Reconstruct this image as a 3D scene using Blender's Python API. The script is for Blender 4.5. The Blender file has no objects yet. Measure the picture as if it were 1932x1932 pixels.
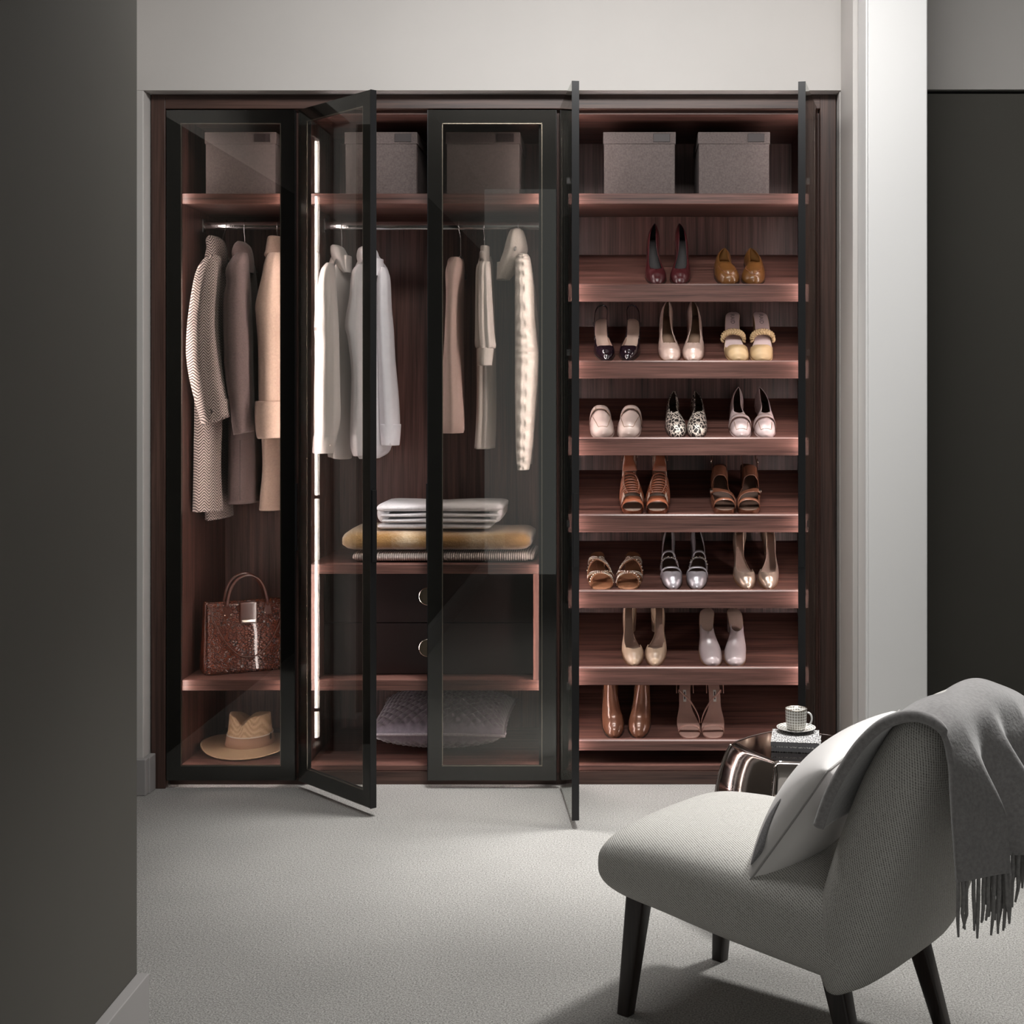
import bpy, bmesh, math, random
import numpy as np
from mathutils import Vector, Matrix, Euler
random.seed(7)
PI = math.pi
SC = bpy.context.scene
COL = SC.collection

# ------------------------------------------------------------------ camera, world, lights, exposure
FPX, CX, CY, CAMY, CAMZ = 2590.0, 1175.0, 740.0, -4.5, 1.30      # focal length and principal point in pixels of the 1932 frame
cam_d = bpy.data.cameras.new('camera')
cam = bpy.data.objects.new('camera', cam_d); COL.objects.link(cam)
cam.location = (0, CAMY, CAMZ); cam.rotation_euler = (PI / 2, 0, 0)
cam_d.sensor_width = 36; cam_d.lens = FPX * 36 / 1932
cam_d.shift_x = -(CX - 966) / 1932; cam_d.shift_y = -(966 - CY) / 1932
cam_d.clip_start = 0.05; cam_d.clip_end = 60
SC.camera = cam

world = bpy.data.worlds.new('world'); SC.world = world; world.use_nodes = True
world.node_tree.nodes['Background'].inputs[0].default_value = (0.86, 0.86, 0.82, 1)
world.node_tree.nodes['Background'].inputs[1].default_value = 0.50

def spot(name, loc, target, power, angle=100, blend=0.7, soft=0.06, color=(1, 0.985, 0.96)):
    d = bpy.data.lights.new(name, 'SPOT'); d.energy = power; d.spot_size = math.radians(angle); d.spot_blend = blend
    d.shadow_soft_size = soft; d.color = color
    o = bpy.data.objects.new(name, d); COL.objects.link(o); o.location = loc
    o.rotation_euler = (Vector(target) - Vector(loc)).to_track_quat('-Z', 'Y').to_euler()
    return o
def area(name, loc, target, power, sx, sy, color=(1, 0.985, 0.965)):
    d = bpy.data.lights.new(name, 'AREA'); d.shape = 'RECTANGLE'; d.size = sx; d.size_y = sy; d.energy = power; d.color = color
    o = bpy.data.objects.new(name, d); COL.objects.link(o); o.location = loc
    o.rotation_euler = (Vector(target) - Vector(loc)).to_track_quat('-Z', 'Y').to_euler(); return o
area('ceiling_light', (-0.02, -1.35, 2.71), (0.02, -0.50, 1.3), 41, 1.7, 0.30)
spot('downlight_or_fill', (1.35, -0.75, 2.72), (0.30, -1.45, 0.3), 380, 60, 0.8, 0.14)
spot('downlight_or_fill', (-0.50, -0.33, 2.72), (-0.50, -0.36, 0.0), 250, 46, 1.0, 0.08)  # added fill spot: brightens the carpet in place of the LED spill
spot('downlight_or_fill', (0.30, -0.33, 2.72), (0.30, -0.36, 0.0), 300, 46, 1.0, 0.08)  # second added fill spot, for the carpet before the shoe section
LED_STRENGTH = 48.0

SC.view_settings.view_transform = 'Standard'; SC.view_settings.look = 'None'
SC.view_settings.gamma = 1; SC.view_settings.use_curve_mapping = False
SC.view_settings.exposure = 0.0
SC.cycles.use_denoising = True
SC.cycles.max_bounces = 10; SC.cycles.transparent_max_bounces = 24
SC.cycles.glossy_bounces = 5; SC.cycles.diffuse_bounces = 4
SC.cycles.caustics_reflective = False; SC.cycles.caustics_refractive = False
SC.cycles.sample_clamp_indirect = 4.0

# ------------------------------------------------------------------ coordinate helpers (photo pixel + depth -> world)
def X(px, y): return (px - CX) * (y - CAMY) / FPX
def Z(py, y): return CAMZ - (py - CY) * (y - CAMY) / FPX
def lerp(a, b, t): return a + (b - a) * t
def sstep(t): t = max(0.0, min(1.0, t)); return t * t * (3 - 2 * t)
def pw(pts, x):
    if x <= pts[0][0]: return pts[0][1]
    for (a, b), (c, d) in zip(pts, pts[1:]):
        if x <= c: return b + (d - b) * sstep((x - a) / (c - a)) if False else b + (d - b) * (x - a) / (c - a)
    return pts[-1][1]
def pws(pts, x):
    if x <= pts[0][0]: return pts[0][1]
    for (a, b), (c, d) in zip(pts, pts[1:]):
        if x <= c: return b + (d - b) * sstep((x - a) / (c - a))
    return pts[-1][1]
def catmull(pts, n):
    P = [np.array(p, float) for p in pts]; out = []; m = len(P)
    for k in range(n):
        s = k / (n - 1) * (m - 1); i = min(int(s), m - 2); f = s - i
        p0, p1, p2, p3 = P[max(i - 1, 0)], P[i], P[i + 1], P[min(i + 2, m - 1)]
        out.append(0.5 * ((2 * p1) + (p2 - p0) * f + (2 * p0 - 5 * p1 + 4 * p2 - p3) * f * f + (3 * p1 - p0 - 3 * p2 + p3) * f ** 3))
    return out

# ------------------------------------------------------------------ materials
def nodes_of(name):
    m = bpy.data.materials.new(name); m.use_nodes = True
    nt = m.node_tree; return m, nt, nt.nodes['Principled BSDF']
def nd(nt, typ, **kw):
    n = nt.nodes.new(typ)
    for k, v in kw.items():
        if k.startswith('i_'): n.inputs[k[2:].replace('_', ' ')].default_value = v
        else: setattr(n, k, v)
    return n
def math_n(nt, op, a, b=None, clamp=False):
    n = nt.nodes.new('ShaderNodeMath'); n.operation = op; n.use_clamp = clamp
    for i, v in enumerate((a, b)):
        if v is None: continue
        if isinstance(v, (int, float)): n.inputs[i].default_value = v
        else: nt.links.new(v, n.inputs[i])
    return n.outputs[0]
def ramp(nt, fac, stops):
    r = nt.nodes.new('ShaderNodeValToRGB'); e = r.color_ramp.elements
    while len(e) < len(stops): e.new(0.5)
    for el, (p, c) in zip(e, stops): el.position = p; el.color = (*c, 1)
    nt.links.new(fac, r.inputs[0]); return r.outputs[0]
def bump(nt, bs, h, strength, dist=0.002):
    b = nt.nodes.new('ShaderNodeBump'); b.inputs['Strength'].default_value = strength; b.inputs['Distance'].default_value = dist
    nt.links.new(h, b.inputs['Height']); nt.links.new(b.outputs[0], bs.inputs['Normal'])
def coords(nt, scale=(1, 1, 1), rot=(0, 0, 0), out='Object'):
    tc = nt.nodes.new('ShaderNodeTexCoord'); mp = nt.nodes.new('ShaderNodeMapping')
    mp.inputs['Scale'].default_value = scale; mp.inputs['Rotation'].default_value = rot
    nt.links.new(tc.outputs[out], mp.inputs[0]); return mp.outputs[0]
def noise(nt, vec, scale, detail=3, rough=0.55, dist=0.0):
    n = nd(nt, 'ShaderNodeTexNoise'); n.inputs['Scale'].default_value = scale; n.inputs['Detail'].default_value = detail
    n.inputs['Roughness'].default_value = rough; n.inputs['Distortion'].default_value = dist
    nt.links.new(vec, n.inputs['Vector']); return n.outputs['Fac']
def plain(name, col, rough=0.5, metal=0.0, coat=0.0, nz=None, sheen=0.0, spec=0.5):
    """nz = (scale, colour amount, bump strength)"""
    m, nt, b = nodes_of(name)
    b.inputs['Base Color'].default_value = (*col, 1); b.inputs['Roughness'].default_value = rough; b.inputs['Metallic'].default_value = metal
    b.inputs['Coat Weight'].default_value = coat; b.inputs['Coat Roughness'].default_value = 0.08
    b.inputs['Specular IOR Level'].default_value = spec
    if sheen: b.inputs['Sheen Weight'].default_value = sheen; b.inputs['Sheen Roughness'].default_value = 0.5
    if nz:
        f = noise(nt, coords(nt), nz[0], 4)
        lo = tuple(c * (1 - nz[1]) for c in col); hi = tuple(min(1, c * (1 + nz[1])) for c in col)
        nt.links.new(ramp(nt, f, [(0.3, lo), (0.7, hi)]), b.inputs['Base Color'])
        if nz[2]: bump(nt, b, f, nz[2])
    return m
def wood(name, grain, dark, light, rough=0.42):
    m, nt, b = nodes_of(name)
    s = {'x': (1.2, 34, 34), 'z': (34, 34, 1.0), 'xf': (1.2, 34, 34)}[grain]
    f1 = noise(nt, coords(nt, s), 1.6, 6, 0.62, 0.35)
    s2 = tuple(v * 4.2 if v > 5 else v * 2 for v in s)
    f2 = noise(nt, coords(nt, s2), 2.0, 3, 0.5)
    f = math_n(nt, 'ADD', math_n(nt, 'MULTIPLY', f1, 0.68), math_n(nt, 'MULTIPLY', f2, 0.32))
    mid = tuple((a + c) / 2 for a, c in zip(dark, light))
    nt.links.new(ramp(nt, f, [(0.36, dark), (0.5, mid), (0.64, light)]), b.inputs['Base Color'])
    b.inputs['Roughness'].default_value = rough
    bump(nt, b, f2, 0.12, 0.0008)
    return m
WD, WL = (0.038, 0.0155, 0.012), (0.205, 0.096, 0.077)
M = {}
M['wood_x'] = wood('walnut_horizontal', 'x', WD, WL)
M['wood_z'] = wood('walnut_vertical', 'z', WD, WL)
M['wood_frame_x'] = wood('walnut_frame_horizontal', 'x', (0.030, 0.014, 0.011), (0.115, 0.060, 0.046))
M['wood_frame_z'] = wood('walnut_frame_vertical', 'z', (0.030, 0.014, 0.011), (0.115, 0.060, 0.046))
M['drawer'] = plain('drawer_dark', (0.014, 0.0065, 0.006), 0.35)
M['black'] = plain('black_anodised', (0.012, 0.012, 0.013), 0.32, 0.3)
M['gap_shade'] = plain('gap_shade', (0.01, 0.009, 0.008), 0.8)  # shade of the shadow gap, put into the colour
M['gold'] = plain('champagne_metal', (0.80, 0.73, 0.64), 0.25, 1.0)
M['chrome'] = plain('chrome', (0.82, 0.82, 0.84), 0.12, 1.0)
M['pull_face'] = plain('dark_bronze_face', (0.09, 0.075, 0.05), 0.45, 0.6)
M['steel'] = plain('brushed_steel', (0.6, 0.6, 0.62), 0.3, 1.0)
M['wall_pale'] = plain('pale_paint', (0.60, 0.575, 0.555), 0.7, nz=(4, 0.015, 0.0))
M['wall_white'] = plain('white_paint', (0.78, 0.775, 0.77), 0.65)
M['wall_dark'] = plain('dark_olive_grey_paint', (0.084, 0.079, 0.068), 0.7, nz=(3, 0.03, 0.0))
M['base'] = plain('skirting_paint', (0.36, 0.345, 0.34), 0.5)
M['ceiling'] = plain('ceiling_paint', (0.62, 0.61, 0.60), 0.8)

def carpet_mat():
    m, nt, b = nodes_of('carpet')
    v = coords(nt)
    f = noise(nt, v, 250, 3, 0.7); g = noise(nt, v, 2.2, 3); k = noise(nt, v, 95, 2)
    c = ramp(nt, f, [(0.34, (0.13, 0.125, 0.116)), (0.5, (0.33, 0.322, 0.305)), (0.66, (0.53, 0.52, 0.50))])
    mx = nd(nt, 'ShaderNodeMix', data_type='RGBA', blend_type='MULTIPLY'); mx.inputs[0].default_value = 1
    nt.links.new(c, mx.inputs[6]); nt.links.new(ramp(nt, g, [(0.3, (0.86, 0.86, 0.86)), (0.7, (1, 1, 1))]), mx.inputs[7])
    nt.links.new(mx.outputs[2], b.inputs['Base Color'])
    b.inputs['Roughness'].default_value = 1.0; b.inputs['Specular IOR Level'].default_value = 0.1
    b.inputs['Sheen Weight'].default_value = 0.3
    h = math_n(nt, 'ADD', f, k)
    bump(nt, b, h, 0.7, 0.004)
    return m
M['carpet'] = carpet_mat()

def glass_mat():
    m, nt, b = nodes_of('smoked_glass')
    nt.nodes.remove(b); out = nt.nodes['Material Output']
    tr = nd(nt, 'ShaderNodeBsdfTransparent'); tr.inputs[0].default_value = (0.745, 0.735, 0.715, 1)
    gl = nd(nt, 'ShaderNodeBsdfGlossy'); gl.inputs[0].default_value = (0.95, 0.97, 0.95, 1); gl.inputs['Roughness'].default_value = 0.0
    ge = nd(nt, 'ShaderNodeNewGeometry'); dt = nd(nt, 'ShaderNodeVectorMath', operation='DOT_PRODUCT')
    nt.links.new(ge.outputs['Incoming'], dt.inputs[0]); nt.links.new(ge.outputs['Normal'], dt.inputs[1])
    g = math_n(nt, 'SUBTRACT', 1.0, math_n(nt, 'ABSOLUTE', dt.outputs['Value']))          # Schlick reflectance of a thin pane
    fr = math_n(nt, 'ADD', math_n(nt, 'MULTIPLY', math_n(nt, 'POWER', g, 5.0), 0.94), 0.06, True)
    mx = nd(nt, 'ShaderNodeMixShader')
    nt.links.new(fr, mx.inputs[0]); nt.links.new(tr.outputs[0], mx.inputs[1]); nt.links.new(gl.outputs[0], mx.inputs[2])
    nt.links.new(mx.outputs[0], out.inputs[0]); return m
M['glass'] = glass_mat()
def emit_mat(name, col, s):
    m, nt, b = nodes_of(name)
    b.inputs['Base Color'].default_value = (0.9, 0.9, 0.9, 1)
    b.inputs['Emission Color'].default_value = (*col, 1); b.inputs['Emission Strength'].default_value = s; return m
M['led'] = emit_mat('led_light', (1.0, 0.88, 0.85), LED_STRENGTH)

def herring_mat():
    m, nt, b = nodes_of('herringbone_tweed')
    tc = nd(nt, 'ShaderNodeTexCoord'); sp = nd(nt, 'ShaderNodeSeparateXYZ'); nt.links.new(tc.outputs['Object'], sp.inputs[0])
    xx = math_n(nt, 'ADD', sp.outputs[0], math_n(nt, 'MULTIPLY', sp.outputs[1], 0.8))
    cw = 0.036
    saw = math_n(nt, 'ABSOLUTE', math_n(nt, 'SUBTRACT', math_n(nt, 'FRACT', math_n(nt, 'MULTIPLY', xx, 1 / cw)), 0.5))
    ph = math_n(nt, 'ADD', math_n(nt, 'MULTIPLY', sp.outputs[2], 1 / 0.0098), math_n(nt, 'MULTIPLY', saw, 3.6))
    st = math_n(nt, 'ABSOLUTE', math_n(nt, 'SUBTRACT', math_n(nt, 'FRACT', ph), 0.5))
    n = noise(nt, coords(nt), 420, 2)
    f = math_n(nt, 'ADD', math_n(nt, 'MULTIPLY', st, 1.5), math_n(nt, 'MULTIPLY', n, 0.5))
    nt.links.new(ramp(nt, f, [(0.46, (0.055, 0.037, 0.035)), (0.62, (0.46, 0.375, 0.345)), (0.85, (0.70, 0.60, 0.555))]), b.inputs['Base Color'])
    b.inputs['Roughness'].default_value = 0.95; b.inputs['Sheen Weight'].default_value = 0.2
    bump(nt, b, f, 0.35, 0.001); return m
M['herring'] = herring_mat()
M['brown_wool'] = plain('mauve_brown_wool', (0.20, 0.145, 0.14), 0.95, nz=(260, 0.18, 0.2), sheen=0.3)
M['camel_wool'] = plain('camel_wool', (0.52, 0.375, 0.30), 0.95, nz=(200, 0.12, 0.2), sheen=0.3)
M['cream_silk'] = plain('cream_silk', (0.84, 0.785, 0.755), 0.42, sheen=0.2)
M['white_cotton'] = plain('white_cotton', (0.86, 0.825, 0.845), 0.8, nz=(30, 0.03, 0.1))
M['pink_knit'] = plain('dusty_pink_knit', (0.60, 0.44, 0.39), 0.9, nz=(160, 0.06, 0.1))
M['pale_blouse'] = plain('pale_blouse', (0.70, 0.64, 0.60), 0.8)
M['cream_knit'] = plain('cream_cable_knit', (0.78, 0.72, 0.66), 0.95, nz=(240, 0.10, 0.5))
M['button'] = plain('dark_horn_button', (0.05, 0.035, 0.03), 0.3)

def croc_mat():
    m, nt, b = nodes_of('crocodile_leather')
    v = nd(nt, 'ShaderNodeTexVoronoi', feature='DISTANCE_TO_EDGE'); v.inputs['Scale'].default_value = 1
    nt.links.new(coords(nt, (95, 95, 150)), v.inputs['Vector'])
    f = math_n(nt, 'MINIMUM', math_n(nt, 'MULTIPLY', v.outputs[0], 5.0), 1.0)
    nt.links.new(ramp(nt, f, [(0.1, (0.022, 0.005, 0.003)), (0.6, (0.135, 0.030, 0.013))]), b.inputs['Base Color'])
    b.inputs['Roughness'].default_value = 0.22; b.inputs['Coat Weight'].default_value = 0.6
    bump(nt, b, f, 0.6, 0.0015); return m
M['croc'] = croc_mat()
M['bag_leather'] = plain('smooth_brown_leather', (0.085, 0.023, 0.014), 0.28, coat=0.4)
def straw_mat():
    m, nt, b = nodes_of('straw')
    w = nd(nt, 'ShaderNodeTexWave', wave_type='RINGS', rings_direction='Z'); w.inputs['Scale'].default_value = 75; w.inputs['Distortion'].default_value = 0.6
    nt.links.new(coords(nt), w.inputs['Vector'])
    f2 = noise(nt, coords(nt), 250, 2)
    f = math_n(nt, 'ADD', math_n(nt, 'MULTIPLY', w.outputs['Fac'], 0.35), math_n(nt, 'MULTIPLY', f2, 0.65))
    nt.links.new(ramp(nt, f, [(0.25, (0.52, 0.34, 0.19)), (0.7, (0.78, 0.56, 0.36))]), b.inputs['Base Color'])
    b.inputs['Roughness'].default_value = 0.8; bump(nt, b, f, 0.4, 0.001); return m
M['straw'] = straw_mat()
M['hat_band'] = plain('tan_grosgrain', (0.50, 0.30, 0.20), 0.75, nz=(300, 0.06, 0.05))
M['ribbon'] = plain('cream_ribbon', (0.85, 0.76, 0.66), 0.6)
M['box_linen'] = plain('taupe_linen', (0.13, 0.105, 0.10), 0.9, nz=(180, 0.22, 0.25))
M['box_tag'] = plain('dark_label_plate', (0.03, 0.02, 0.02), 0.5)
M['blanket_grey'] = plain('pale_grey_wool', (0.66, 0.635, 0.65), 0.95, nz=(140, 0.08, 0.25), sheen=0.4)
def mohair_mat():
    m, nt, b = nodes_of('mustard_mohair')
    v = coords(nt)
    sp = nd(nt, 'ShaderNodeSeparateXYZ'); tc = nd(nt, 'ShaderNodeTexCoord'); nt.links.new(tc.outputs['Object'], sp.inputs[0])
    st = math_n(nt, 'ADD', math_n(nt, 'FRACT', math_n(nt, 'MULTIPLY', sp.outputs[0], 4.3)), math_n(nt, 'MULTIPLY', noise(nt, v, 60, 3), 0.35))
    c = ramp(nt, st, [(0.0, (0.34, 0.175, 0.042)), (0.50, (0.29, 0.15, 0.04)), (0.75, (0.47, 0.35, 0.22)), (1.0, (0.38, 0.225, 0.08))])
    nt.links.new(c, b.inputs['Base Color']); b.inputs['Roughness'].default_value = 1; b.inputs['Sheen Weight'].default_value = 0.6
    bump(nt, b, noise(nt, v, 170, 3), 0.8, 0.004); return m
M['mohair'] = mohair_mat()
def rib_mat():
    m, nt, b = nodes_of('ribbed_knit')
    w = nd(nt, 'ShaderNodeTexWave', bands_direction='X'); w.inputs['Scale'].default_value = 42
    nt.links.new(coords(nt), w.inputs['Vector'])
    nt.links.new(ramp(nt, w.outputs['Fac'], [(0.1, (0.30, 0.25, 0.23)), (0.6, (0.66, 0.58, 0.54))]), b.inputs['Base Color'])
    b.inputs['Roughness'].default_value = 0.95; bump(nt, b, w.outputs['Fac'], 0.7, 0.003); return m
M['rib'] = rib_mat()
M['velvet'] = plain('mauve_velvet', (0.21, 0.175, 0.215), 0.8, nz=(90, 0.15, 0.1), sheen=0.9)
M['velvet_trim'] = plain('mauve_trim', (0.40, 0.35, 0.38), 0.9, nz=(200, 0.2, 0.4))

def leather(name, col, rough=0.3, coat=0.2, metal=0.0, nz=None): M[name] = plain(name, col, rough, metal, coat, nz); return M[name]
leather('burgundy', (0.055, 0.009, 0.011), 0.36, 0.2)
leather('tan_patent', (0.15, 0.062, 0.017), 0.32, 0.3)
leather('black_patent', (0.016, 0.008, 0.013), 0.14, 0.8)
leather('nude_leather', (0.62, 0.45, 0.385), 0.28, 0.5)
leather('straw_leather', (0.56, 0.385, 0.21), 0.55, 0.1)
leather('pale_leather', (0.56, 0.44, 0.395), 0.45, 0.1)
leather('blush_leather', (0.62, 0.49, 0.48), 0.4, 0.15)
leather('cognac', (0.27, 0.085, 0.042), 0.3, 0.4)
leather('chestnut', (0.21, 0.082, 0.046), 0.33, 0.35)
leather('tan_suede', (0.27, 0.115, 0.055), 0.6, 0.0)
leather('silver', (0.60, 0.56, 0.60), 0.33, 0.2, 0.5)
leather('rose_gold', (0.66, 0.50, 0.40), 0.3, 0.2, 0.6)
leather('beige_leather', (0.66, 0.48, 0.345), 0.3, 0.3)
leather('lilac_leather', (0.55, 0.46, 0.465), 0.3, 0.4)
leather('bronze', (0.24, 0.10, 0.058), 0.26, 0.4, 0.12)
leather('salmon', (0.54, 0.31, 0.255), 0.4, 0.2)
leather('lining_amber', (0.27, 0.135, 0.045), 0.45, 0.0)
leather('insole_salmon', (0.50, 0.31, 0.26), 0.45, 0)
leather('lining_dark', (0.03, 0.025, 0.025), 0.6, 0)
leather('lining_tan', (0.30, 0.185, 0.12), 0.55, 0)
leather('lining_nude', (0.56, 0.41, 0.335), 0.55, 0)
leather('lining_pink', (0.62, 0.48, 0.47), 0.5, 0)
leather('lining_brown', (0.12, 0.07, 0.05), 0.6, 0)
leather('sole_dark', (0.05, 0.03, 0.025), 0.6, 0)
leather('sole_tan', (0.32, 0.17, 0.09), 0.55, 0)
def leopard_mat():
    m, nt, b = nodes_of('leopard_print')
    v = nd(nt, 'ShaderNodeTexVoronoi', feature='DISTANCE_TO_EDGE'); v.inputs['Scale'].default_value = 78
    nv = nd(nt, 'ShaderNodeTexNoise'); nv.inputs['Scale'].default_value = 90
    mx = nd(nt, 'ShaderNodeMix', data_type='VECTOR'); mx.inputs[0].default_value = 0.012
    c = coords(nt); nt.links.new(c, nv.inputs['Vector']); nt.links.new(c, mx.inputs[4]); nt.links.new(nv.outputs['Color'], mx.inputs[5])
    nt.links.new(mx.outputs[1], v.inputs['Vector'])
    nt.links.new(ramp(nt, v.outputs[0], [(0.085, (0.72, 0.63, 0.55)), (0.115, (0.012, 0.009, 0.008)), (0.46, (0.02, 0.012, 0.01)), (0.52, (0.50, 0.38, 0.30))]), b.inputs['Base Color'])
    b.inputs['Roughness'].default_value = 0.6; return m
M['leopard'] = leopard_mat()
M['print'] = plain('stamped_print', (0.10, 0.08, 0.08), 0.6)
M['label_white'] = plain('woven_label', (0.75, 0.74, 0.72), 0.6)

def twill_mat():
    m, nt, b = nodes_of('grey_twill')
    tc = nd(nt, 'ShaderNodeTexCoord'); sp = nd(nt, 'ShaderNodeSeparateXYZ'); nt.links.new(tc.outputs['UV'], sp.inputs[0])
    a = math_n(nt, 'ADD', math_n(nt, 'MULTIPLY', sp.outputs[0], 1.0), math_n(nt, 'MULTIPLY', sp.outputs[1], 0.55))
    st = math_n(nt, 'ABSOLUTE', math_n(nt, 'SUBTRACT', math_n(nt, 'FRACT', math_n(nt, 'MULTIPLY', a, 1 / 0.0052)), 0.5))
    bb = math_n(nt, 'ABSOLUTE', math_n(nt, 'SUBTRACT', math_n(nt, 'FRACT', math_n(nt, 'MULTIPLY', sp.outputs[1], 1 / 0.0042)), 0.5))
    n = noise(nt, coords(nt), 380, 2)
    f = math_n(nt, 'ADD', math_n(nt, 'ADD', math_n(nt, 'MULTIPLY', st, 0.9), math_n(nt, 'MULTIPLY', bb, 0.35)), math_n(nt, 'MULTIPLY', n, 0.5))
    nt.links.new(ramp(nt, f, [(0.30, (0.15, 0.14, 0.128)), (0.50, (0.55, 0.535, 0.505)), (0.8, (0.72, 0.705, 0.675))]), b.inputs['Base Color'])
    b.inputs['Roughness'].default_value = 0.95; b.inputs['Specular IOR Level'].default_value = 0.2
    bump(nt, b, f, 0.4, 0.0012); return m
M['twill'] = twill_mat()
M['leg_wood'] = wood('wenge_leg', 'z', (0.010, 0.007, 0.006), (0.030, 0.020, 0.017), 0.35)
M['throw'] = plain('grey_throw_wool', (0.31, 0.298, 0.298), 1.0, nz=(150, 0.16, 0.4), sheen=0.7)
M['fringe'] = plain('grey_fringe_wool', (0.31, 0.30, 0.295), 1.0, nz=(150, 0.2, 0.2), sheen=0.4)
M['cushion'] = plain('ivory_satin', (0.80, 0.775, 0.76), 0.6, nz=(9, 0.03, 0.0), sheen=0.2)
M['cushion_leaf'] = plain('grey_embroidery', (0.25, 0.245, 0.25), 0.9, nz=(420, 0.35, 0.3))
M['piping'] = plain('grey_piping', (0.38, 0.365, 0.355), 0.8)
M['mirror_bronze'] = plain('polished_bronze_chrome', (0.56, 0.50, 0.47), 0.07, 1.0)
M['book_edge'] = plain('page_edges', (0.42, 0.41, 0.42), 0.7, nz=(700, 0.15, 0.0))
def book_mat():
    m, nt, b = nodes_of('patterned_book_cover')
    f = noise(nt, coords(nt, (1, 0.42, 1), (0, 0, 0.6)), 330, 1)
    nt.links.new(ramp(nt, f, [(0.47, (0.04, 0.04, 0.045)), (0.53, (0.62, 0.61, 0.60))]), b.inputs['Base Color']); b.inputs['Roughness'].default_value = 0.5; return m
M['book_cover'] = book_mat()
M['book_spine'] = plain('book_spine_grey', (0.20, 0.20, 0.215), 0.5)
def check_mat():
    m, nt, b = nodes_of('porcelain_check')
    tc = nd(nt, 'ShaderNodeTexCoord'); sp = nd(nt, 'ShaderNodeSeparateXYZ'); nt.links.new(tc.outputs['Object'], sp.inputs[0])
    ang = math_n(nt, 'MULTIPLY', math_n(nt, 'ARCTAN2', sp.outputs[1], sp.outputs[0]), 24 / (2 * PI))
    rr = math_n(nt, 'SQRT', math_n(nt, 'ADD', math_n(nt, 'MULTIPLY', sp.outputs[0], sp.outputs[0]), math_n(nt, 'MULTIPLY', sp.outputs[1], sp.outputs[1])))
    q = math_n(nt, 'MULTIPLY', math_n(nt, 'ADD', sp.outputs[2], rr), 1 / 0.0075)
    a = math_n(nt, 'ABSOLUTE', math_n(nt, 'SUBTRACT', math_n(nt, 'FRACT', ang), 0.5)); c = math_n(nt, 'ABSOLUTE', math_n(nt, 'SUBTRACT', math_n(nt, 'FRACT', q), 0.5))
    f = math_n(nt, 'ADD', a, c)
    nt.links.new(ramp(nt, f, [(0.36, (0.26, 0.24, 0.205)), (0.5, (0.72, 0.71, 0.68))]), b.inputs['Base Color'])
    b.inputs['Roughness'].default_value = 0.12; return m
M['check'] = check_mat()
M['porcelain'] = plain('white_porcelain', (0.78, 0.78, 0.77), 0.1)

# ------------------------------------------------------------------ mesh helpers
def origin_of(o):
    v = Vector((0, 0, 0))
    while o is not None: v += Vector(o.location); o = o.parent
    return v
def mk(name, vf, mat, parent=None, smooth=True, world=True, weld=0, solid=None, sub=0, recalc=False, uv=None, auto=None):
    verts, faces = vf[0], vf[1]
    off = origin_of(parent) if (parent is not None and world) else Vector((0, 0, 0))
    me = bpy.data.meshes.new(name)
    me.from_pydata([(v[0] - off.x, v[1] - off.y, v[2] - off.z) for v in verts], [], [list(f) for f in faces])
    if len(vf) > 2 and vf[2] is not None:
        lay = me.uv_layers.new(name='UVMap')
        for l in me.loops: lay.data[l.index].uv = vf[2][l.vertex_index]
    if weld or recalc:
        bm = bmesh.new(); bm.from_mesh(me)
        if weld: bmesh.ops.remove_doubles(bm, verts=bm.verts, dist=weld)
        if recalc: bmesh.ops.recalc_face_normals(bm, faces=bm.faces)
        bm.to_mesh(me); bm.free()
    if smooth: me.polygons.foreach_set('use_smooth', [True] * len(me.polygons))
    ml = mat if isinstance(mat, (list, tuple)) else [mat]
    for q in ml: me.materials.append(M[q] if isinstance(q, str) else q)
    if auto is not None and smooth:
        bm = bmesh.new(); bm.from_mesh(me)
        for e in bm.edges:
            if len(e.link_faces) == 2 and e.calc_face_angle(0) > math.radians(auto): e.smooth = False
        bm.to_mesh(me); bm.free()
    me.update()
    o = bpy.data.objects.new(name, me); COL.objects.link(o)
    if parent is not None: o.parent = parent
    if solid:
        md = o.modifiers.new('solid', 'SOLIDIFY'); md.thickness = solid; md.offset = -1
        if len(ml) > 1: md.material_offset = 1; md.material_offset_rim = 0
    if sub:
        md = o.modifiers.new('sub', 'SUBSURF'); md.levels = sub; md.render_levels = sub
    return o
def tag(o, label=None, cat=None, group=None, kind=None):
    if label: o['label'] = label
    if cat: o['category'] = cat
    if group: o['group'] = group
    if kind: o['kind'] = kind
    return o
def thing(name, label, cat, loc=(0, 0, 0), rot=None, group=None):
    o = bpy.data.objects.new(name, None); COL.objects.link(o); o.location = loc; o.empty_display_size = 0.05
    if rot is not None: o.rotation_euler = rot
    return tag(o, label, cat, group)
def box(x0, x1, y0, y1, z0, z1, bev=0.0, seg=2):
    bm = bmesh.new()
    bmesh.ops.create_cube(bm, size=1)
    for v in bm.verts: v.co = ((x0 + x1) / 2 + v.co.x * (x1 - x0), (y0 + y1) / 2 + v.co.y * (y1 - y0), (z0 + z1) / 2 + v.co.z * (z1 - z0))
    if bev: bmesh.ops.bevel(bm, geom=bm.edges[:], offset=bev, segments=seg, affect='EDGES', profile=0.5)
    bm.verts.index_update()
    r = ([tuple(v.co) for v in bm.verts], [[v.index for v in f.verts] for f in bm.faces]); bm.free(); return r
def join(*vfs):
    V, F = [], []
    for v, f, *_ in vfs:
        n = len(V); V += list(v); F += [[i + n for i in q] for q in f]
    return V, F
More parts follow.
